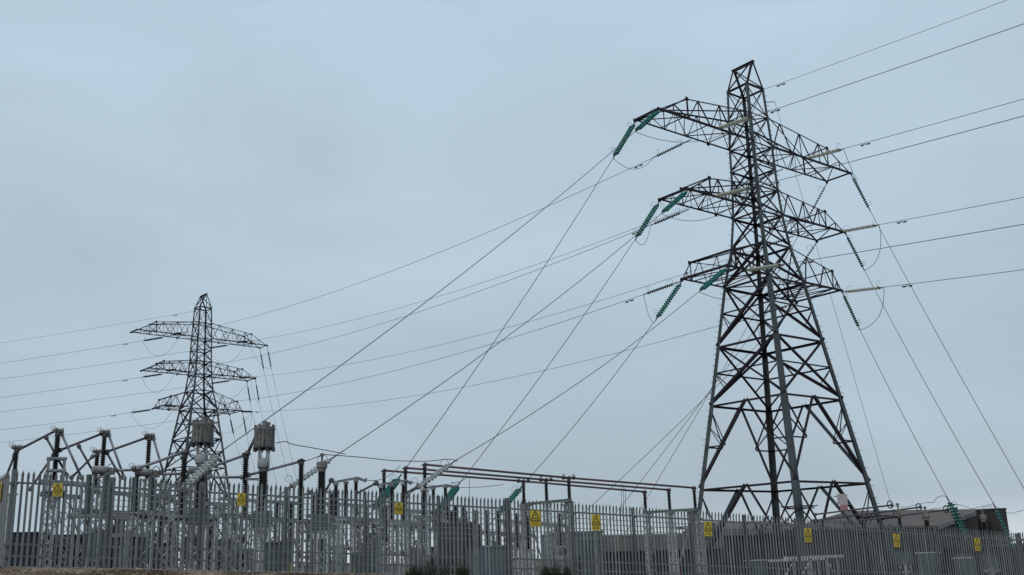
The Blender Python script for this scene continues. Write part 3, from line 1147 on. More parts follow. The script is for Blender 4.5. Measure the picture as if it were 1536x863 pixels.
def post_ins(px, py, o, hins, r, label, m='porc', capped=True, group='post insulators carrying tubes', colw=0.3, stand=True, lean=0):
    """post insulator whose top is seen at (px, py)"""
    top = Q(px, py, o)
    g_ = grounded(top)
    root = thing('post_insulator', label, 'insulator post', g_, group)
    b_ = top - UP * hins
    mb = MB()
    ribs(mb, b_, top - UP * 0.08, r, 0.085)
    part(mb, 'insulator', m, root)
    mb = MB()
    mb.lathe(top - UP * 0.12, UP, [(0, r * .8), (0.1, r * .8), (0.16, r * 0.5)], 10)
    if capped:
        mb.lathe(top + UP * 0.04, UP, [(0, 0.05), (0.02, 0.1), (0.09, 0.11), (0.14, 0.05)], 8)
        mb.bar(top + UP * 0.08 - AL * 0.18, top + UP * 0.08 + AL * 0.18, 0.07, 0.09)
    part(mb, 'clamp', 'fitting', root)
    mb = MB()
    lattice_column(mb, g_, b_, colw)
    part(mb, 'support', 'galv_bright', root)
    return top


def tube_thing(P, Q_, r, label, m='alu_dark', name='busbar_tube', clamps=True, group=None):
    mb = MB()
    mb.tube([P, Q_], r, 8)
    if clamps:
        d = (V(Q_) - V(P)).normalized()
        for E_ in (V(P), V(Q_)):
            s_ = 1 if E_ == V(P) else -1
            mb.lathe(E_ - d * 0.06, d, [(0, r * 1.2), (0.02, r * 1.8), (0.16, r * 1.8), (0.18, r * 1.2)], 8)
    o_ = mb.build(name, m, None, P)
    return tag(o_, label, 'tube', group)


# --- left disconnector phases (o = 13)
O1 = 13.0
tA = post_ins(25, 675, O1, 1.9, 0.13, 'black post insulator at the tall left corner post')
tB = post_ins(87, 650, O1, 2.1, 0.16, 'tall black post insulator on the leftmost lattice pedestal')
tC = post_ins(157, 652, O1, 1.9, 0.14, 'tall black post insulator above the left breaker drum')
tD = post_ins(224, 657, O1, 1.9, 0.14, 'tall black post insulator above the right breaker drum')
tE = post_ins(146, 681, O1 + 1.5, 1.6, 0.14, 'short black post insulator left of the one above the left breaker drum')


def head(P, label):
    root = thing('clamp_head', label, 'fitting', P, 'clamp heads on the tall post insulators')
    mb = MB()
    for k_ in (-0.12, 0.03, 0.16):
        mb.lathe(P + AL * k_ - AW * 0.1 + UP * 0.1, AW, [(0, 0.05), (0.03, 0.085), (0.18, 0.085), (0.2, 0.05)], 10)
    mb.box(P + UP * 0.09, AL * 0.23, AW * 0.05, UP * 0.035)
    for k_ in (-0.19, -0.05, 0.1, 0.2):
        mb.bar(P + AL * k_ + UP * 0.06, P + AL * k_ + UP * 0.24, 0.03, 0.03)
    part(mb, 'body', 'head_metal', root)
    mb = MB()
    c = P + AL * (-0.22) + UP * 0.22
    mb.tube([c + AL * 0.1 * math.cos(t / 10 * 6.283) + UP * 0.1 * math.sin(t / 10 * 6.283) for t in range(11)], 0.015, 4)
    part(mb, 'corona_ring', 'galv_bright', root)


for p, l in ((tA, 'clamp head on the leftmost black post'), (tB, 'clamp head on top of the tallest left black post'), (tC, 'clamp head above the left breaker drum'),
             (tD, 'clamp head above the right breaker drum'), (tE, 'clamp head on the short black post')):
    head(p, l)
tubes = [((24, 677), (84, 646), .055, 'rising dark tube joining the two leftmost post heads', 'alu_dark'),
         ((22, 682), (9, 716), .05, 'dark tube dropping from the leftmost post head', 'alu_dark'),
         ((92, 650), (122, 716), .055, 'pale tube sloping down right from the tallest left post head', 'alu'),
         ((69, 656), (100, 712), .05, 'dark strut tube sloping down right below the tallest left post head', 'alu_dark'),
         ((81, 681), (46, 733), .05, 'dark tube sloping down left behind the tallest left post', 'alu_dark'),
         ((89, 676), (152, 651), .055, 'rising dark tube to the second post head', 'alu_dark'),
         ((163, 652), (186, 716), .055, 'pale tube sloping down right from the second post head', 'alu'),
         ((118, 669), (141, 710), .05, 'dark strut tube sloping down right below the second post head', 'alu_dark'),
         ((140, 684), (108, 716), .05, 'dark tube sloping down left from the short black post', 'alu_dark'),
         ((160, 678), (219, 657), .055, 'rising dark tube to the third post head', 'alu_dark'),
         ((230, 657), (246, 712), .055, 'pale tube sloping down right from the third post head', 'alu'),
         ((160, 679), (181, 716), .05, 'dark strut tube sloping down right below the third post head', 'alu_dark')]
for a_, b_, r, l, m_ in tubes:
    tube_thing(Q(*a_, O1 + .1), Q(*b_, O1 + .1), r, l, m_, group='tubes between the left post heads')
# lattice pedestal head of post B (pale frame)
P = Q(84, 703, O1 - .5)
root = thing('mounting_frame', 'weathered open steel frame at the foot of the tallest left post', 'frame', grounded(P))
mb = MB()
for i in (-1, 1):
    for j in (-1, 1):
        q = P + AL * i * 0.32 + AW * j * 0.25
        mb.bar(q - UP * 1.0, q + UP * 0.45, 0.07, 0.07)
for z in (-1.0, -0.1, 0.42):
    mb.box(P + UP * z, AL * 0.4, AW * 0.3, UP * 0.05)
part(mb, 'cage', 'galv_old', root)
mb = MB()
lattice_column(mb, grounded(P), P - UP * 1.0, 0.9)
part(mb, 'support', 'galv_old', root)


def breaker(px, py, o, label, zb=None):
    """live tank breaker: drum on two ribbed columns over a frame"""
    P = Q(px, py, o)
    g_ = grounded(P)
    root = thing('circuit_breaker', label, 'circuit breaker', g_, 'circuit breakers behind the fence')
    mb = MB()
    mb.lathe(P - AL * 0.28, AL, [(0, 0.08), (0.02, 0.15), (0.1, 0.17), (0.5, 0.17), (0.6, 0.15), (0.63, 0.08)], 14)
    part(mb, 'drum', 'drum_paint', root)
    mb = MB()
    for k_ in (0.25, 0.45, 0.65):
        mb.lathe(P + AL * k_ - AW * 0.1, AW, [(0, 0.08), (0.03, 0.12), (0.15, 0.12), (0.18, 0.08)], 10)
    mb.tube([P + AL * 0.5 + UP * 0.12 + AL * 0.14 * math.cos(t / 12 * 6.283) + UP * 0.14 * math.sin(t / 12 * 6.283) for t in range(13)], 0.02, 5)
    mb.box(P + AL * 0.45 - UP * 0.1, AL * 0.2, AW * 0.1, UP * 0.1)
    part(mb, 'terminal_head', 'head_metal', root)
    zt = P.z - 0.2
    zf_ = g_.z + 2.35
    for s_ in (-0.35, 0.35):
        mb = MB()
        ribs(mb, V((P.x, P.y, zf_)) + AL * s_, V((P.x, P.y, zt)) + AL * s_, 0.16, 0.075, 12, 0.7)
        part(mb, 'ribbed_column', 'porc_grey', root)
    mb = MB()
    mb.box(V((P.x, P.y, zf_ - 0.12)), AL * 1.1, AW * 0.35, UP * 0.07)
    for s_ in (-0.9, 0.9):
        for j in (-.3, .3):
            mb.angle(g_ + AL * s_ + AW * j, V((P.x, P.y, zf_ - .2)) + AL * s_ + AW * j, 0.1, -AL * s_, -AW * j, 0.012)
        mb.bar(g_ + AL * s_ * 1.0 + UP * 0.2, V((P.x, P.y, zf_ - .2)) - AL * s_ * 0.2, 0.06, 0.03)
    part(mb, 'frame', 'galv_old', root)
    mb = MB()
    mb.box(V((P.x, P.y, g_.z + 1.0)) - AW * 0.5, AL * 0.35, AW * 0.2, UP * 0.5)
    part(mb, 'control_box', 'cabinet', root)
    return P


bk1 = breaker(148, 705, 10.5, 'circuit breaker with the leftmost horizontal grey drum')
bk2 = breaker(216, 709, 10.5, 'circuit breaker with the second grey drum left of the first line trap')
tube_thing(Q(166, 706, 10.5), Q(201, 705, 10.5), .06, 'short level grey tube between the two breaker drums', 'alu')
tube_thing(Q(232, 711, 10.5), Q(274, 711, 10.5), .06, 'level grey tube from the second breaker drum to the first line trap', 'alu')
bk3 = breaker(292, 706, 10.5, 'circuit breaker hidden behind the first line trap column')
tube_thing(Q(311, 716, 10.5), Q(362, 716, 10.5), .06, 'level grey tube between the two line trap columns', 'alu')
tube_thing(Q(206, 703, 9.6), Q(274, 679, 9.6), .065, 'thick grey tube rising right towards the first line trap', 'alu')
tube_thing(Q(322, 699, 9.6), Q(367, 683, 9.6), .06, 'thick grey tube rising right towards the second line trap', 'alu')
tube_thing(Q(372, 713, 9.6), Q(452, 692, 9.6), .06, 'thick grey tube rising behind the second line trap column', 'alu')
tG = post_ins(277, 683, 9.4, 2.6, .17, 'black post insulator with big sheds left of the first line trap')
tH = post_ins(369, 684, 9.4, 2.6, .17, 'black post insulator with big sheds left of the second line trap')
tI = post_ins(452, 694, 9.4, 2.6, .16, 'black post insulator between the second line trap and the stout black bushing')
tube_thing(Q(279, 679, 9.3), Q(293, 650, 9.3), .07, 'dark tube rising steeply to the left side of the first line trap', 'alu_dark')
tube_thing(Q(371, 681, 9.3), Q(386, 650, 9.3), .07, 'dark tube rising steeply to the left side of the second line trap', 'alu_dark')
# small box on arm
o = MB(); P = Q(375, 722, 9.0); o.box(Q(378, 719, 9.0), AL * 0.28, AW * 0.05, UP * 0.05)
tag(o.build('link_plate', 'alu', None, P), 'small flat link plate beside the second post insulator', 'fitting')
P = Q(206, 705, 9.6)
post_ins(206, 708, 9.6, 1.7, .13, 'black post insulator between the two breaker drums')
head(Q(205, 706, 9.6), 'clamp head between the two breaker drums')


def line_trap(px_top, py_top, py_bot, o, wpx, label):
    top = Q(px_top, py_top, o)
    bot = Q(px_top, py_bot, o)
    bot = V((top.x, top.y, bot.z))
    D = top.y
    r = wpx * 0.5 / F * D
    g_ = grounded(top)
    root = thing('line_trap', label, 'line trap', g_, 'line traps on black columns')
    mb = MB()
    # slatted drum
    n = 16
    for k_ in range(n):
        t = 2 * math.pi * k_ / n
        d = AL * math.cos(t) + AW * math.sin(t)
        s_ = AL * -math.sin(t) + AW * math.cos(t)
        mb.box((top + bot) / 2 + d * r * 0.93, d * r * 0.07, s_ * r * 0.165, UP * (top.z - bot.z) / 2 * 0.96)
    mb.lathe(bot + UP * 0.05, UP, [(0, r * 0.84), (top.z - bot.z - 0.1, r * 0.84)], 24, False)
    part(mb, 'drum', 'trap', root)
    mb = MB()
    mb.lathe(top - UP * 0.1, UP, [(0, r * 1.01), (0.03, r * 1.04), (0.1, r * 1.04), (0.14, r * 0.9)], 24)
    for k_ in range(8):
        t = 2 * math.pi * k_ / 8
        d = AL * math.cos(t) + AW * math.sin(t)
        mb.bar(top, top + d * r * 1.0 + UP * 0.02, 0.05, 0.12)
        mb.box(top + d * r * 0.93 + UP * 0.09, AL * 0.04, AW * 0.04, UP * 0.06)
    mb.lathe(top, UP, [(0, 0.2), (0.14, 0.2), (0.2, 0.1), (0.32, 0.1), (0.36, 0.03)], 10)
    mb.box(top + UP * 0.22 + AL * 0.1, AL * 0.14, AW * 0.05, UP * 0.06)
    part(mb, 'top_spider', 'trap', root)
    mb = MB()
    for k_ in range(8):
        t = 2 * math.pi * k_ / 8
        d = AL * math.cos(t) + AW * math.sin(t)
        mb.bar(bot, bot + d * r * 1.0, 0.05, 0.14)
        mb.box(bot + d * r * 0.96 - UP * 0.03, AL * 0.05, AW * 0.05, UP * 0.1)
    part(mb, 'bottom_spider', 'fitting', root)
    mb = MB()
    for i, j in ((-1, -1), (1, -1), (1, 1), (-1, 1)):
        q = bot + AL * i * 0.17 + AW * j * 0.17
        mb.tube([q - UP * 0.42, q], 0.035, 6)
    part(mb, 'standoff', 'galv_bright', root)
    c = bot - UP * 0.42
    mb = MB()
    mb.lathe(c - UP * 0.42, UP, [(0, 0.24), (0.03, 0.26), (0.38, 0.26), (0.42, 0.22)], 20, True)
    part(mb, 'collar', 'collar', root)
    mb = MB()
    mb.lathe(c - UP * 0.6, UP, [(0, 0.16), (0.18, 0.23)], 14)
    part(mb, 'neck', 'galv_old', root)
    mb = MB()
    zi = g_.z + 2.6
    ribs(mb, V((top.x, top.y, zi)), c - UP * 0.55, 0.24, 0.085, 14, 0.68)
    part(mb, 'insulator_column', 'porc', root)
    mb = MB()
    mb.box(V((top.x, top.y, zi - 0.35)), AL * 0.36, AW * 0.36, UP * 0.35)
    part(mb, 'base_tank', 'cabinet', root)
    mb = MB()
    lattice_column(mb, g_, V((top.x, top.y, zi - 0.72)), 0.55)
    part(mb, 'support', 'galv_bright', root)
    return top, bot, r


lt1 = line_trap(305, 636, 666, 8.2, 31, 'left line trap drum of slatted grey casing on a black ribbed column')
lt2 = line_trap(397, 643, 673, 8.2, 30, 'right line trap drum of slatted grey casing on a black ribbed column')


def bushing(px, py, o, r, label, capm='galv_old', hz=2.6, cap=True, name='voltage_transformer', cat='transformer', m='porc', group=None):
    top = Q(px, py, o)
    g_ = grounded(top)
    root = thing(name, label, cat, g_, group)
    zi = g_.z + hz
    mb = MB()
    ribs(mb, V((top.x, top.y, zi)), top - UP * 0.5, r, 0.09, 14, 0.7)
    part(mb, 'insulator_column', m, root)
    mb = MB()
    mb.lathe(top - UP * 0.5, UP, [(0, r * .8), (0.14, r * .9), (0.18, r * 1.15), (0.42, r * 1.15), (0.45, r * .6)], 14)
    mb.lathe(top - UP * 0.05, UP, [(0, .05), (0.26, .05)], 8)
    mb.lathe(top + UP * 0.18, UP, [(0, .05), (0.02, .1), (0.12, .1), (0.15, .04)], 8)
    part(mb, 'head', capm, root)
    mb = MB()
    mb.box(V((top.x, top.y, zi - 0.35)), AL * 0.36, AW * 0.36, UP * 0.35)
    part(mb, 'base_tank', 'cabinet', root)
    mb = MB()
    lattice_column(mb, g_, V((top.x, top.y, zi - 0.72)), 0.5)
    part(mb, 'support', 'galv_bright', root)
    return top


bt = bushing(483, 691, 8.2, .21, 'stout black ribbed bushing with a pale square head right of the line traps', 'head_beige')
# leads
wire(sag_pts(Q(455, 692, 9.4), bt + UP * 0.25, 0.03, 8), 'short lead from the black post to the stout bushing', 'lead_wire', 'wire', .018)
wire([lt2[1] + AL * .5 + UP * .25, lt2[1] + AL * .95 + UP * .32, Q(440, 667, 8.2), Q(480, 674, 8.4), GW['middle'] + (Q(519, 681, 8.6) - GW['middle']) * .9],
     'lead curving right from the second line trap', 'lead_wire', 'wire', .02)
pw_ = [(487, 682), (540, 686), (590, 691), (640, 692), (672, 689), (687, 692)]
wire([Q(x, y, 8.2 + i * .9) for i, (x, y) in enumerate(pw_)], 'long slack lead running right from the stout bushing', 'lead_wire', 'wire', .02)

# --- middle disconnectors
def disconnector(xs, beam, arm, o, label):
    """row of slim black insulators under a pale beam, with a switch arm"""
    pts = [Q(x, y, o) for x, y in xs]
    c = grounded(pts[1])
    root = thing('disconnector', label, 'switch', c, 'disconnector switches along the middle of the yard')
    zfr = c.z + 2.5
    for p in pts:
        mb = MB()
        ribs(mb, V((p.x, p.y, zfr)), p, 0.125, 0.08, 10, 0.65)
        part(mb, 'insulator', 'porc', root)
    mb = MB()
    bq = [Q(x, y, o) for x, y in beam]
    for a_, b_ in zip(bq, bq[1:]):
        mb.bar(a_, b_, 0.1, 0.12)
    mb.bar(bq[-1], bq[-1] + UP * 0.15, .25, .06)
    for p in pts:
        mb.lathe(p - UP * .05, UP, [(0, .13), (.1, .13), (.14, .05)], 8)
    part(mb, 'contact_beam', 'galv_old', root)
    mb = MB()
    a_, b_ = Q(*arm[0], o), Q(*arm[1], o)
    mb.tube([a_, b_], 0.055, 8)
    mb.lathe(b_ - AW * .1, AW, [(0, .08), (.03, .13), (.17, .13), (.2, .08)], 10)
    part(mb, 'switch_arm', 'alu_dark', root)
    mb = MB()
    d = (pts[-1] - pts[0]); d.z = 0; d.normalize()
    e0, e1 = V((pts[0].x, pts[0].y, zfr)) - d * .4, V((pts[-1].x, pts[-1].y, zfr)) + d * .4
    mb.bar(e0, e1, .22, .16)
    part(mb, 'frame_beam', 'galv_old', root)
    mb = MB()
    lattice_column(mb, grounded(pts[0]), V((pts[0].x, pts[0].y, zfr - .1)), .4)
    lattice_column(mb, grounded(pts[-1]), V((pts[-1].x, pts[-1].y, zfr - .1)), .4)
    part(mb, 'support', 'galv_bright', root)


disconnector([(504, 727), (519, 725), (534, 722)], [(500, 724), (536, 717), (549, 722)], ((489, 736), (497, 721)), 12, 'disconnector with a beige beam on three black insulators right of the stout bushing')
disconnector([(571, 731), (588, 729), (605, 727)], [(566, 728), (609, 721), (617, 726)], ((532, 742), (564, 725)), 13, 'disconnector with a beam half hidden by the first teal insulator')
disconnector([(636, 735), (650, 734), (668, 731)], [(640, 732), (670, 728), (684, 731)], ((605, 742), (628, 729)), 15, 'disconnector with a beam beside the second teal insulator')
disconnector([(470, 742), (478, 741), (497, 740)], [(468, 740), (500, 738), (506, 741)], ((440, 748), (466, 739)), 18, 'small disconnector peeping over the pales behind the stout bushing')

# --- busbars on posts
bus = {'near': [(637, 697), (853, 717), (1041, 732)], 'middle': [(608, 702), (819, 720), (1003, 735)], 'far': [(576, 706), (785, 722), (967, 738)]}
offs = {'near': 18.5, 'middle': 20.5, 'far': 22.5}
word = ['left', 'middle', 'right']
for k_, pl in bus.items():
    o = offs[k_]
    P = [Q(x, y, o) for x, y in pl]
    for i in range(2):
        tube_thing(P[i], P[i + 1], .065, 'long maroon busbar tube, %s of the three, on the %s span' % (k_ if k_ != 'middle' else 'central', ['left', 'right'][i]), 'maroon',
                   group='maroon busbar tubes')
    for i in range(3):
        x, y = pl[i]
        post_ins(x, y + 3, o, 1.35, .15, 'black post under the %s end of the %s busbar tube' % (['left', 'mid span', 'right'][i], k_ if k_ != 'middle' else 'central'), group='busbar posts', colw=.35)
    if True:
        mb = MB()
        c = P[1]
        for s_ in (-.35, .35):
            mb.tube([c + AL * s_ + UP * .1 + (AW * .13 * math.cos(t / 8 * 6.283) + UP * .13 * math.sin(t / 8 * 6.283)) for t in range(9)], .025, 5)
            mb.lathe(c + AL * s_ - AW * .1, AW, [(0, .06), (.02, .11), (.18, .11), (.2, .06)], 8)
        tag(mb.build('corona_ring', 'fitting', None, c), 'pair of clamp rings over the mid post of the %s busbar' % (k_ if k_ != 'middle' else 'central'), 'ring', 'clamp rings')
# green cross beams carrying the busbar posts
for xs, l in (((782, 757), (856, 750)), 'grey green cross beam under the three middle busbar posts'), (((965, 769), (1045, 764)), 'grey green cross beam under the three right busbar posts'):
    a_ = Q(xs[0][0], xs[0][1], offs['far'] + .4)
    b_ = Q(xs[1][0], xs[1][1], offs['near'] - .4)
    mb = MB()
    mb.bar(a_, b_, .18, .16)
    root = thing('cross_beam', l, 'beam', grounded((a_ + b_) / 2))
    part(mb, 'beam', 'porc_grey', root)
    mb = MB()
    for t in (.08, .92):
        q = a_ + (b_ - a_) * t
        lattice_column(mb, grounded(q), q - UP * .1, .5)
    q = a_ + (b_ - a_) * .95
    mb.bar(q, grounded(q) + AL * -1.6 + UP * 1.0, .1, .1)
    part(mb, 'support', 'galv_old', root)
# droppers from busbars
for x, y0, y1, l in ((932, 726, 772, 'left'), (935, 727, 772, 'middle'), (938, 729, 772, 'right'), (704, 718, 758, 'far left')):
    wire([Q(x, y0, 19.5), Q(x + .3, (y0 + y1) / 2, 19.5), Q(x + (-.6 if l == 'left' else .6), y1, 19.5)], 'thin vertical dropper wire below the busbars, %s one' % l, 'dropper_wire', 'wire', .014)
wire(sag_pts(Q(545, 719, 13), Q(600, 699, 19.5), .35, 14), 'slack lead rising to the left end of the busbars', 'lead_wire', 'wire', .018)
wire(sag_pts(Q(676, 724, 15), Q(700, 717, 20), .1, 10), 'short lead by the second teal insulator up to the busbars', 'lead_wire', 'wire', .018)
wire(sag_pts(Q(610, 722, 17), Q(755, 727, 17), .25, 14), 'slack lead below the busbars', 'lead_wire', 'wire', .016)

# --- right hand group
OR = 9.5
rp = [(1347, 763, .13, 'dark slim bushing left of the brown building\'s pale head'), (1388, 768, .2, 'stout dark bushing with a pale square head before the brown roof'),
      (1435, 769, .19, 'dark bushing with a pale head half hidden by the teal insulator'), (1474, 771, .18, 'bushing with a pale head in front of the building\'s right end')]
rt_ = [bushing(x, y, OR, r, l, 'head_beige', 2.3, group='bushings at the right') for x, y, r, l in rp]
ring = [(1335, 757), (1378, 761), (1419, 764)]
tb = [((1222, 772), (1337, 758)), ((1222, 781), (1380, 761)), ((1290, 781), (1420, 765))]
for i, ((x, y), (a_, b_)) in enumerate(zip(ring, tb)):
    tube_thing(Q(*a_, OR + 2), Q(*b_, OR), .05, 'long grey tube rising right behind the pylon leg, %s one' % ['upper', 'middle', 'lower'][i], 'alu_dark', group='tubes at the right')
    c = Q(x, y, OR)
    mb = MB()
    mb.tube([c + AL * .22 * math.cos(t / 16 * 6.283) + UP * .22 * math.sin(t / 16 * 6.283) for t in range(17)], .035, 6, False)
    tag(mb.build('corona_ring', 'alu_dark', None, c), 'grey corona ring at the end of the %s right hand tube' % ['upper', 'middle', 'lower'][i], 'ring', 'corona rings at the right')
wire([Q(1340, 759, OR), Q(1357, 761, OR), Q(1375, 757, OR), Q(1386, 755, OR)], 'lead from the upper right hand tube to the stout bushing', 'lead_wire', 'wire', .016)
wire([Q(1388, 754, OR), Q(1397, 754, OR), Q(1401, 753, OR), Q(1405, 747, OR), Q(1412, 744, OR), Q(1420, 745, OR)], 'lead looping up from the stout bushing to the downlead', 'lead_wire', 'wire', .018)
wire([Q(1395, 764, OR), Q(1412, 762, OR), Q(1425, 758, OR), Q(1436, 757, OR), Q(1448, 760, OR), Q(1458, 763, OR), Q(1472, 760, OR), Q(1490, 756, OR)], 'wavy lead over the brown roof', 'lead_wire', 'wire', .016)
wire([Q(1474, 761, OR), Q(1492, 760, OR), Q(1503, 766, OR), Q(1515, 770, OR), Q(1526, 768, OR), Q(1545, 762, OR)], 'wavy lead leaving past the building to the right edge', 'lead_wire', 'wire', .016)


# --- things standing low behind the fence
def cabinet(px, o, w, h, label, m='cabinet', dpt=.5):
    P = Q(px, 800, o)
    g_ = grounded(P)
    root = thing('cabinet', label, 'cabinet', g_, 'grey cabinets behind the fence')
    mb = MB()
    mb.box(g_ + UP * (h / 2 + .1), AL * w / 2, AW * dpt / 2, UP * h / 2)
    part(mb, 'body', m, root)
    mb = MB()
    mb.box(g_ + UP * (h + .13), AL * (w / 2 + .05), AW * (dpt / 2 + .06), UP * .03)
    part(mb, 'lid', 'galv_bright' if px > 1000 else m, root)
    mb = MB()
    nd = max(1, int(w / .7))
    for i in range(nd):
        mb.box(g_ + AL * (-w / 2 + w * (i + .5) / nd) - AW * (dpt / 2 + .012) + UP * (h / 2 + .1), AL * (w / nd / 2 - .03), AW * .012, UP * (h / 2 - .06))
    dr = part(mb, 'door', m, root)
    mb = MB()
    mb.bar(g_ + AL * .12 - AW * (dpt / 2 + .05) + UP * (h * .5), g_ + AL * .12 - AW * (dpt / 2 + .05) + UP * (h * .5 + .16), .03, .03)
    part(mb, 'handle', 'fitting', dr)
    mb = MB()
    mb.box(g_ + UP * .05, AL * (w / 2 + .03), AW * (dpt / 2 + .03), UP * .05)
    part(mb, 'plinth', 'concrete', root)


def transformer(px, o, label, w=3.2, h=2.4, m='tank'):
    P = Q(px, 800, o)
    g_ = grounded(P)
    root = thing('power_transformer', label, 'transformer', g_)
    mb = MB()
    mb.box(g_ + UP * (h / 2 + .2), AL * w / 2, AW * .9, UP * h / 2)
    mb.box(g_ + UP * (h + .25), AL * (w / 2 + .1), AW * 1.0, UP * .06)
    part(mb, 'tank', m, root)
    for s_ in (-1, 0, 1):
        mb = MB()
        for k_ in range(9):
            mb.box(g_ + AL * (s_ * w * .33 + (k_ - 4) * w * .03) - AW * 1.35 + UP * (h / 2 + .25), AL * .012, AW * .36, UP * (h / 2 - .1))
        for z in (.35, h - .1):
            mb.bar(g_ + AL * (s_ * w * .33 - w * .13) - AW * 1.0 + UP * z, g_ + AL * (s_ * w * .33 + w * .13) - AW * 1.0 + UP * z, .12, .12)
        part(mb, 'radiator', 'fin', root)
    for s_ in (-1, 0, 1):
        mb = MB()
        ribs(mb, g_ + AL * s_ * w * .28 + UP * (h + .3), g_ + AL * s_ * w * .34 + UP * (h + 1.1), .12, .08, 10, .6)
        part(mb, 'bushing', 'porc', root)
    mb = MB()
    mb.lathe(g_ + AL * (-w * .4) + AW * .3 + UP * (h + .7), AL, [(0, .1), (.05, .22), (w * .4, .22), (w * .41, .1)], 14, True)
    mb.bar(g_ + AL * (-w * .1) + AW * .3 + UP * (h + .3), g_ + AL * (-w * .1) + AW * .3 + UP * (h + .6), .1, .1)
    part(mb, 'conservator', m, root)


cabinet(38, 16, 2.2, 1.5, 'wide dark blue container at the left behind the fence corner', 'cabinet_blue', 1.6)
cabinet(108, 17, 1.6, 1.5, 'dark blue container right of the leftmost danger sign', 'cabinet_blue', 1.6)
cabinet(190, 6, .6, 1.1, 'grey cabinet below the second breaker drum')
cabinet(250, 18, 1.1, 1.3, 'dark cabinet below the first line trap', 'tank')
cabinet(420, 6, 1.0, 1.1, 'low grey cabinet between the line traps and the stout bushing')
cabinet(482, 11, .7, 1.5, 'tall grey cabinet in front of the stout bushing')
cabinet(545, 6, .9, .8, 'broad grey cabinet under the first disconnector')
cabinet(560, 14, .7, 2.0, 'tall narrow cabinet behind the second disconnector')
cabinet(730, 8, 1.9, 1.3, 'pale blue grey cabinet low in the middle of the fence', 'wall_blue')
cabinet(640, 22, 1.8, 1.7, 'dark blue box low behind the first teal insulator', 'cabinet_blue', 1.5)
cabinet(885, 6, .8, 1.7, 'grey cabinet below the second large danger sign')
cabinet(1130, 8, .9, 1.2, 'grey cabinet in front of the pylon\'s left leg')
cabinet(1388, 6.5, 1.2, 2.0, 'grey green cabinet under the stout right bushing')
cabinet(1440, 6.5, 1.1, 1.8, 'grey green cabinet before the building\'s middle')
transformer(684, 10, 'transformer with brown radiator fins in the middle behind the fence', 1.15, 2.3)
transformer(850, 30, 'dark transformer left of the long grey building', 2.6, 1.6)
transformer(170, 22, 'dark transformer behind the breaker drums', 2.6, 1.3)
transformer(345, 24, 'dark transformer between the line traps', 2.4, 1.1)


def portal(x0, x1, py, o, label, m='galv_old', legs=2, bw=.22):
    a_, b_ = Q(x0, py, o), Q(x1, py + (x1 - x0) * .062, o)
    root = thing('steel_portal', label, 'steel frame', grounded((a_ + b_) / 2), 'steel frames carrying equipment')
    mb = MB()
    mb.bar(a_, b_, bw, bw * .8)
    for t in (0.08, 0.92):
        q = a_ + (b_ - a_) * t
        mb.bar(q - AW * .6, q + AW * .6, .12, .1)
    part(mb, 'beam', m, root)
    for i in range(legs):
        q = a_ + (b_ - a_) * ((i + .5) / legs)
        mb = MB()
        lattice_column(mb, grounded(q), q - UP * .1, .45)
        g_ = grounded(q)
        part(mb, 'leg', 'galv_old' if i % 3 == 2 else 'galv_bright', root)
        mb = MB()
        mb.bar(g_ + AL * .9, q - UP * .15, .09, .05)
        part(mb, 'brace', m, root)


pt = [(60, 120, 742, 15, 2), (110, 210, 765, 11, 3), (140, 260, 738, 13.5, 3), (205, 330, 768, 10, 4), (255, 345, 752, 14, 3), (330, 400, 772, 9.6, 2), (395, 470, 778, 10, 3),
      (460, 560, 774, 12, 3), (540, 640, 780, 13, 3), (620, 700, 776, 15, 3), (590, 680, 766, 19, 2), (700, 800, 797, 14, 4), (745, 850, 782, 19, 3), (330, 450, 748, 20, 3), (480, 590, 755, 22, 3),
      (60, 150, 722, 19, 2), (230, 300, 727, 19, 2)]
wd = ['blue container', 'left breaker columns', 'clamp heads', 'breaker tubes', 'first line trap', 'second danger sign', 'second line trap', 'stout bushing', 'first disconnector',
      'second disconnector', 'busbar ends', 'brown radiator fins', 'middle busbar posts', 'line trap pair', 'beige beam', 'leftmost danger sign', 'second drum']
for (x0, x1, y, o, lg), w_ in zip(pt, wd):
    portal(x0, x1, y, o, '%s steel frame on %d lattice legs, behind the fence near the %s' % ('long' if x1 - x0 > 95 else 'short', lg, w_), legs=lg)

# extra dark post insulators seen through the pales
k_ = 0
nm_ = ['second line trap', 'stout bushing', 'first disconnector', 'tall narrow cabinet', 'brown radiator fins', 'fifth fence post', 'sixth fence post', 'third teal insulator', 'middle busbar posts', 'second large danger sign', 'pale blue cabinet', 'steel cross beam']
for x, y in ((415, 745), (436, 745), (548, 752), (578, 750), (698, 758), (715, 758), (731, 757), (748, 758), (762, 762), (776, 762), (792, 765), (838, 762)):
    post_ins(x, y + 9, 10 + (k_ % 3), 1.7, .14, 'black post insulator seen through the pales by the %s' % nm_[k_], group='black insulators seen through the pales', capped=False)
    k_ += 1
# marker posts
for x, o, m_, l, hh in ((437, 1.2, 'yellow_post', 'short yellow marker post behind the fence right of the second line trap', .35), (532, 1.4, 'yellow_post', 'small yellow marker post below the first disconnector', .35),
                        (609, .8, 'yellow_post', 'tall yellow marker post under the third small danger sign', .75), (1019, 1.0, 'red_post', 'red marker post behind the fence left of the big pylon', .9),
                        (1528, 2.5, 'yellow_post', 'pale yellow marker post at the right edge', .9)):
    P = grounded(Q(x, 850, o))
    mb = MB()
    mb.lathe(P, UP, [(0, .05), (hh - .03, .05), (hh, .03)], 8)
    if x == 609:
        mb.lathe(P + UP * (hh + .0), UP, [(0, .02), (.02, .02)], 6)
    tag(mb.build('marker_post', m_, None, P), l, 'post', 'marker posts')


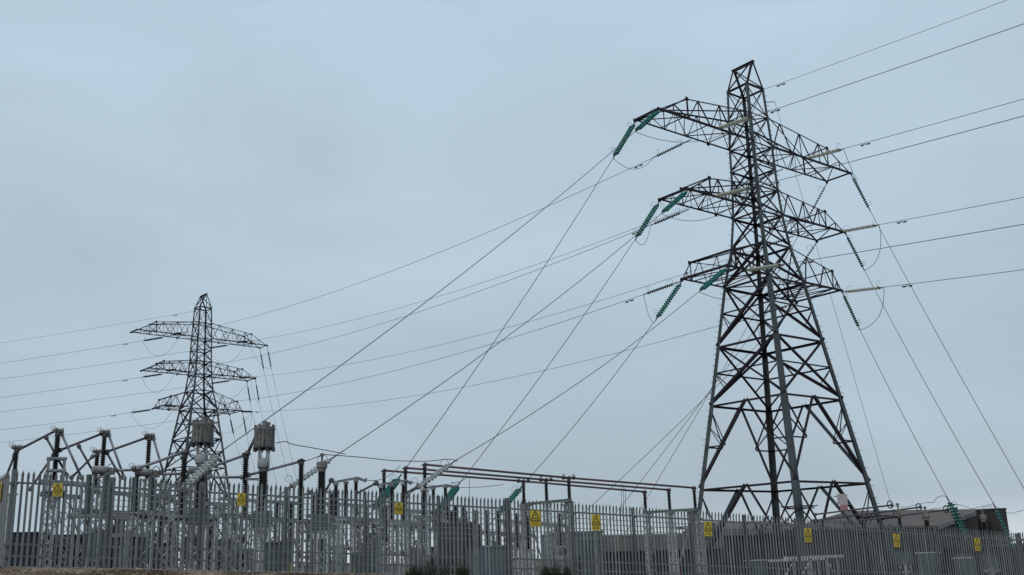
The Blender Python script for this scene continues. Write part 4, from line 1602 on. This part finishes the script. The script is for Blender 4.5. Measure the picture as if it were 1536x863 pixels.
# ------------------------------------------------------------------ buildings
def quadwall(mb, a_, b_, z0, z1):
    mb.add([V((a_.x, a_.y, z0)), V((b_.x, b_.y, z0)), V((b_.x, b_.y, z1)), V((a_.x, a_.y, z1))], [(0, 1, 2, 3)])


add_ribs(M['brown'], 1.2, 'X')
add_ribs(M['wall_dark'], 0.8, 'X')


def shed(name, label, e0, e1, depth_vec, eave_z, ridge_z, wall_m, roof_m, over=.35, fascia=None, mono=False):
    """monopitch-fronted shed: front eave e0-e1, roof rises along depth_vec to the ridge, drops behind"""
    root = thing(name, label, 'building', grounded((e0 + e1) / 2 + depth_vec))
    zg = min(ground(e0.x, e0.y), ground(e1.x, e1.y)) - .5
    c = [e0, e1, e1 + depth_vec, e0 + depth_vec, e1 + depth_vec * 2, e0 + depth_vec * 2]
    F_ = lambda p, z: V((p.x, p.y, z))
    mb = MB()
    vs = [F_(c[0], zg), F_(c[1], zg), F_(c[4], zg), F_(c[5], zg), F_(c[0], eave_z), F_(c[1], eave_z), F_(c[4], eave_z), F_(c[5], eave_z), F_(c[2], ridge_z), F_(c[3], ridge_z)]
    mb.add(vs, [(0, 1, 5, 4), (1, 2, 6, 8, 5), (2, 3, 7, 6), (3, 0, 4, 9, 7)])
    if mono:
        mb = MB()
        vs = [F_(c[0], zg), F_(c[1], zg), F_(c[2], zg), F_(c[3], zg), F_(c[0], eave_z), F_(c[1], eave_z), F_(c[2], ridge_z), F_(c[3], ridge_z)]
        mb.hexa(vs)
    part(mb, 'wall', wall_m, root)
    mb = MB()
    dv = depth_vec.normalized()
    al = (e1 - e0).normalized()
    sl = (ridge_z - eave_z) / depth_vec.length
    ov0 = e0 - al * over - dv * over; ov1 = e1 + al * over - dv * over
    zo = eave_z - sl * over
    t_ = .16
    r0, r1 = e0 - al * over + depth_vec, e1 + al * over + depth_vec
    b0, b1 = e0 - al * over + depth_vec * 2 + dv * over, e1 + al * over + depth_vec * 2 + dv * over
    mb.hexa([F_(ov0, zo), F_(ov1, zo), F_(r1, ridge_z), F_(r0, ridge_z), F_(ov0, zo + t_), F_(ov1, zo + t_), F_(r1, ridge_z + t_), F_(r0, ridge_z + t_)])
    if not mono:
      mb.hexa([F_(r0, ridge_z), F_(r1, ridge_z), F_(b1, zo), F_(b0, zo), F_(r0, ridge_z + t_), F_(r1, ridge_z + t_), F_(b1, zo + t_), F_(b0, zo + t_)])
    part(mb, 'roof', roof_m, root)
    if mono:
        mb = MB()
        mb.bar(F_(ov1, zo + .02) + al * .06, F_(r1, ridge_z + .02) + al * .06, .1, .4)
        part(mb, 'verge', 'concrete', root)
    if fascia:
        mb = MB()
        mb.box((F_(ov0, zo - fascia / 2 + .05) + F_(ov1, zo - fascia / 2 + .05)) / 2 - dv * .06, (ov1 - ov0) / 2, dv * .05, UP * fascia / 2)
        part(mb, 'fascia', 'fascia', root)
    return root


def flat(p):
    return V((p.x, p.y, 0))


# long brown pitched building at the right
e1 = flat(at(1405, 791, 95)); e0 = flat(at(1180, 794, 88))
z_e = at(1405, 791, 95).z
rg = at(1474, 766, 105)
dv = flat(rg) - e1
shed('brown_building', 'brown building with a shallow pitched roof behind the right part of the fence', e0, e1, dv, z_e, rg.z, 'brown', 'roof', .2, mono=True)
# dark framed annex end wall at the right
P0 = at(1474, 766, 99.5); P1 = at(1489, 768, 100)
root = thing('end_block', 'tall dark brown clad end block rising at the right end of the brown building', 'building', grounded(P1))  # clad end block of the brown building, not a chimney
mb = MB()
c = flat((P0 + P1) / 2)
zt = P0.z
zg = ground(c.x, c.y) - .5
mb.box(V((c.x + .3, c.y, (zt + zg) / 2)), V((.75, 0, 0)), V((0, 1.5, 0)), UP * (zt - zg) / 2)
part(mb, 'wall', 'brown', root)
mb = MB()
mb.box(V((c.x + .3, c.y, zt + .05)), V((.8, 0, 0)), V((0, 1.55, 0)), UP * .08)
part(mb, 'cap', 'wall_dark', root)
# low flat-roofed building behind the pylon
e0 = flat(at(1083, 797, 100)); e1 = flat(at(1210, 797, 104))
z_e = at(1140, 795, 102).z
shed('low_building', 'low dark building with a tan eave behind the big pylon\'s legs', e0, e1, V((-.5, 9, 0)), z_e, z_e + .95, 'wall_dark', 'roof', .3, .5)
# long grey building left of the pylon
e0 = flat(at(905, 806, 78)); e1 = flat(at(1078, 803, 84))
z_e = at(905, 808, 78).z
shed('grey_building', 'long dark building with a deep grey brown fascia left of the big pylon', e0, e1, V((-2, 8, 0)), z_e, z_e + .3, 'wall_dark', 'roof', .3, 1.0)
e0 = flat(at(858, 802, 76)); e1 = flat(at(904, 803, 77))
z_e = at(880, 800, 76).z
shed('blue_grey_kiosk', 'blue grey kiosk at the left end of the long dark building', e0, e1, V((-1, 4, 0)), z_e, z_e + .1, 'wall_blue', 'wall_blue', .1)
# dark shed beyond the right return fence
e0 = flat(at(1496, 822, 85)); e1 = flat(at(1620, 820, 88))
z_e = at(1510, 822, 85).z
shed('dark_shed', 'dark low shed beyond the fence at the right edge', e0, e1, V((0, 6, 0)), z_e, z_e + .1, 'wall_dark', 'wall_dark', .1)
# steel bench-like racks low in front of the brown building
for px, o, l in ((1222, 6, 'below the big pylon\'s front leg'), (1195, 10, 'left of the big pylon\'s front leg')):
    P = grounded(Q(px, 840, o))
    root = thing('steel_rack', 'bright galvanised rack %s' % l, 'rack', P, 'bright steel racks')
    for s_ in (-1.4, -.3, .8, 1.6):
        mb = MB()
        mb.bar(P + AL * s_, P + AL * s_ + UP * 1.5, .09, .09)
        part(mb, 'leg', 'galv_old', root)
    for x0_, x1_ in ((-1.4, -.3), (1.6, .8)):
        mb = MB()
        mb.bar(P + AL * x0_ + UP * .2, P + AL * x1_ + UP * 1.4, .07, .03)
        part(mb, 'brace', 'galv_bright', root)
    mb = MB()
    mb.bar(P - AL * 2.0 + UP * 1.55, P + AL * 2.0 + UP * 1.55, .2, .14)
    part(mb, 'top_rail', 'galv_bright', root)


# ------------------------------------------------------------------ gorse bushes
def bush(px, o, rx_, h, label, seed, spikes=True):
    rnd = random.Random(seed)
    P = SP(*site_n(*Q(px, 850, o).xy))
    P = grounded(P)
    root = thing('gorse_bush', label, 'bush', P, 'gorse bushes on the bank')
    tw, lf = MB(), MB()
    for i in range(46):
        a_ = rnd.uniform(0, 6.283)
        rr = rx_ * rnd.uniform(0, 1) ** .6
        b_ = P + V((math.cos(a_) * rr * .55, math.sin(a_) * rr * .3, -.03))
        hh = h * (1 - .55 * (rr / rx_) ** 2) * rnd.uniform(.65, 1.1)
        e_ = P + V((math.cos(a_) * rr, math.sin(a_) * rr * .6, hh))
        mid = (b_ + e_) / 2 + V((rnd.uniform(-.05, .05), rnd.uniform(-.05, .05), 0))
        tw.tube([b_, mid, e_], [.012, .008, .004], 4)
        for k_ in range(34):
            t = rnd.uniform(.15, 1.05)
            q = b_ + (e_ - b_) * t + V((rnd.gauss(0, .05), rnd.gauss(0, .05), rnd.gauss(0, .03)))
            d = V((rnd.uniform(-1, 1), rnd.uniform(-1, 1), rnd.uniform(0, 1.4))).normalized() * rnd.uniform(.04, .09)
            w_ = d.cross(V((rnd.uniform(-1, 1), rnd.uniform(-1, 1), rnd.uniform(-1, 1)))).normalized() * .008
            lf.add([q - w_, q + w_, q + d], [(0, 1, 2)])
    part(tw, 'stem', 'twig', root)
    part(lf, 'foliage', 'leaf', root)


bush(648, -.8, .95, .72, 'low dark gorse bush at the fence foot near mid frame', 3)
bush(622, -.9, .35, .45, 'small sprig of gorse left of the low dark bush', 4)
bush(694, -.8, .3, .55, 'small spiky gorse plant right of the low dark bush', 5)
bush(818, -1.0, .22, .6, 'small gorse tuft under the large danger sign', 6)
bush(832, -1.1, .35, .72, 'larger gorse tuft right of the small tuft under the large sign', 7)
bush(850, -1.0, .2, .6, 'sparse gorse tuft before the next fence post', 8)

# ------------------------------------------------------------------ world and light
w = bpy.data.worlds.new('World')
S.world = w
w.use_nodes = True
nt = w.node_tree
bg = nt.nodes['Background']
out = nt.nodes['World Output']
SE, SR = math.radians(42), math.radians(205)   # sun elevation, compass-like azimuth
sky = nt.nodes.new('ShaderNodeTexSky')
sky.sky_type = 'NISHITA'
sky.sun_disc = False
sky.sun_elevation = SE
sky.sun_rotation = SR
sky.altitude = 100
sky.air_density = 1.0
sky.dust_density = 3.0
nt.links.new(sky.outputs['Color'], bg.inputs['Color'])
bg.inputs['Strength'].default_value = 0.06
tc = nt.nodes.new('ShaderNodeTexCoord')
mp = nt.nodes.new('ShaderNodeMapping')
mp.inputs['Scale'].default_value = (1.0, 1.0, 2.6)
nt.links.new(tc.outputs['Generated'], mp.inputs['Vector'])
nz = nt.nodes.new('ShaderNodeTexNoise')
nz.inputs['Scale'].default_value = 2.3
nz.inputs['Detail'].default_value = 5
nz.inputs['Roughness'].default_value = 0.5
nz.inputs['Distortion'].default_value = 0.4
nt.links.new(mp.outputs['Vector'], nz.inputs['Vector'])
cr = nt.nodes.new('ShaderNodeValToRGB')
cr.color_ramp.elements[0].position = 0.32
cr.color_ramp.elements[0].color = (0.90, 0.90, 0.895, 1)
cr.color_ramp.elements[1].position = 0.68
cr.color_ramp.elements[1].color = (1.09, 1.09, 1.095, 1)
nt.links.new(nz.outputs['Fac'], cr.inputs['Fac'])
sx_ = nt.nodes.new('ShaderNodeSeparateXYZ')
nt.links.new(tc.outputs['Generated'], sx_.inputs[0])
mr = nt.nodes.new('ShaderNodeMapRange')
mr.interpolation_type = 'SMOOTHSTEP'
mr.inputs['From Min'].default_value = 0.05
mr.inputs['From Max'].default_value = 0.0
nt.links.new(sx_.outputs[2], mr.inputs['Value'])
mh = nt.nodes.new('ShaderNodeMix'); mh.data_type = 'RGBA'
mh.inputs[7].default_value = (0.68, 0.76, 0.81, 1)
nt.links.new(mr.outputs[0], mh.inputs[0])
er = nt.nodes.new('ShaderNodeValToRGB')
er.color_ramp.elements[0].position = 0.02
er.color_ramp.elements[0].color = (0.45, 0.548, 0.625, 1)
er.color_ramp.elements[1].position = 0.55
er.color_ramp.elements[1].color = (0.545, 0.692, 0.815, 1)
nt.links.new(sx_.outputs[2], er.inputs['Fac'])
ml = nt.nodes.new('ShaderNodeMix'); ml.data_type = 'RGBA'; ml.blend_type = 'MULTIPLY'; ml.inputs[0].default_value = 1.0
nt.links.new(er.outputs['Color'], ml.inputs[6]); nt.links.new(cr.outputs['Color'], ml.inputs[7])
nt.links.new(ml.outputs[2], mh.inputs[6])
bg2 = nt.nodes.new('ShaderNodeBackground')
bg2.inputs['Strength'].default_value = 1.0
nt.links.new(mh.outputs[2], bg2.inputs['Color'])
ms = nt.nodes.new('ShaderNodeMixShader')
ms.inputs[0].default_value = 0.88
nt.links.new(bg.outputs[0], ms.inputs[1])
nt.links.new(bg2.outputs[0], ms.inputs[2])
nt.links.new(ms.outputs[0], out.inputs['Surface'])

ld = bpy.data.lights.new('sun', 'SUN')
ld.energy = 0.9
ld.angle = math.radians(25)
ld.color = (1.0, 0.97, 0.93)
lo = bpy.data.objects.new('sun', ld)
COL.objects.link(lo)
# sun behind the camera, to the left
az = math.radians(205)
sd = V((math.sin(az) * math.cos(SE), math.cos(az) * math.cos(SE), math.sin(SE)))
lo.rotation_euler = (-sd).to_track_quat('-Z', 'Y').to_euler()
lo.location = (0, -20, 60)

S.view_settings.view_transform = 'Standard'
S.view_settings.look = 'None'
S.view_settings.exposure = 0.0
S.view_settings.gamma = 1.0
S.cycles.max_bounces = 4
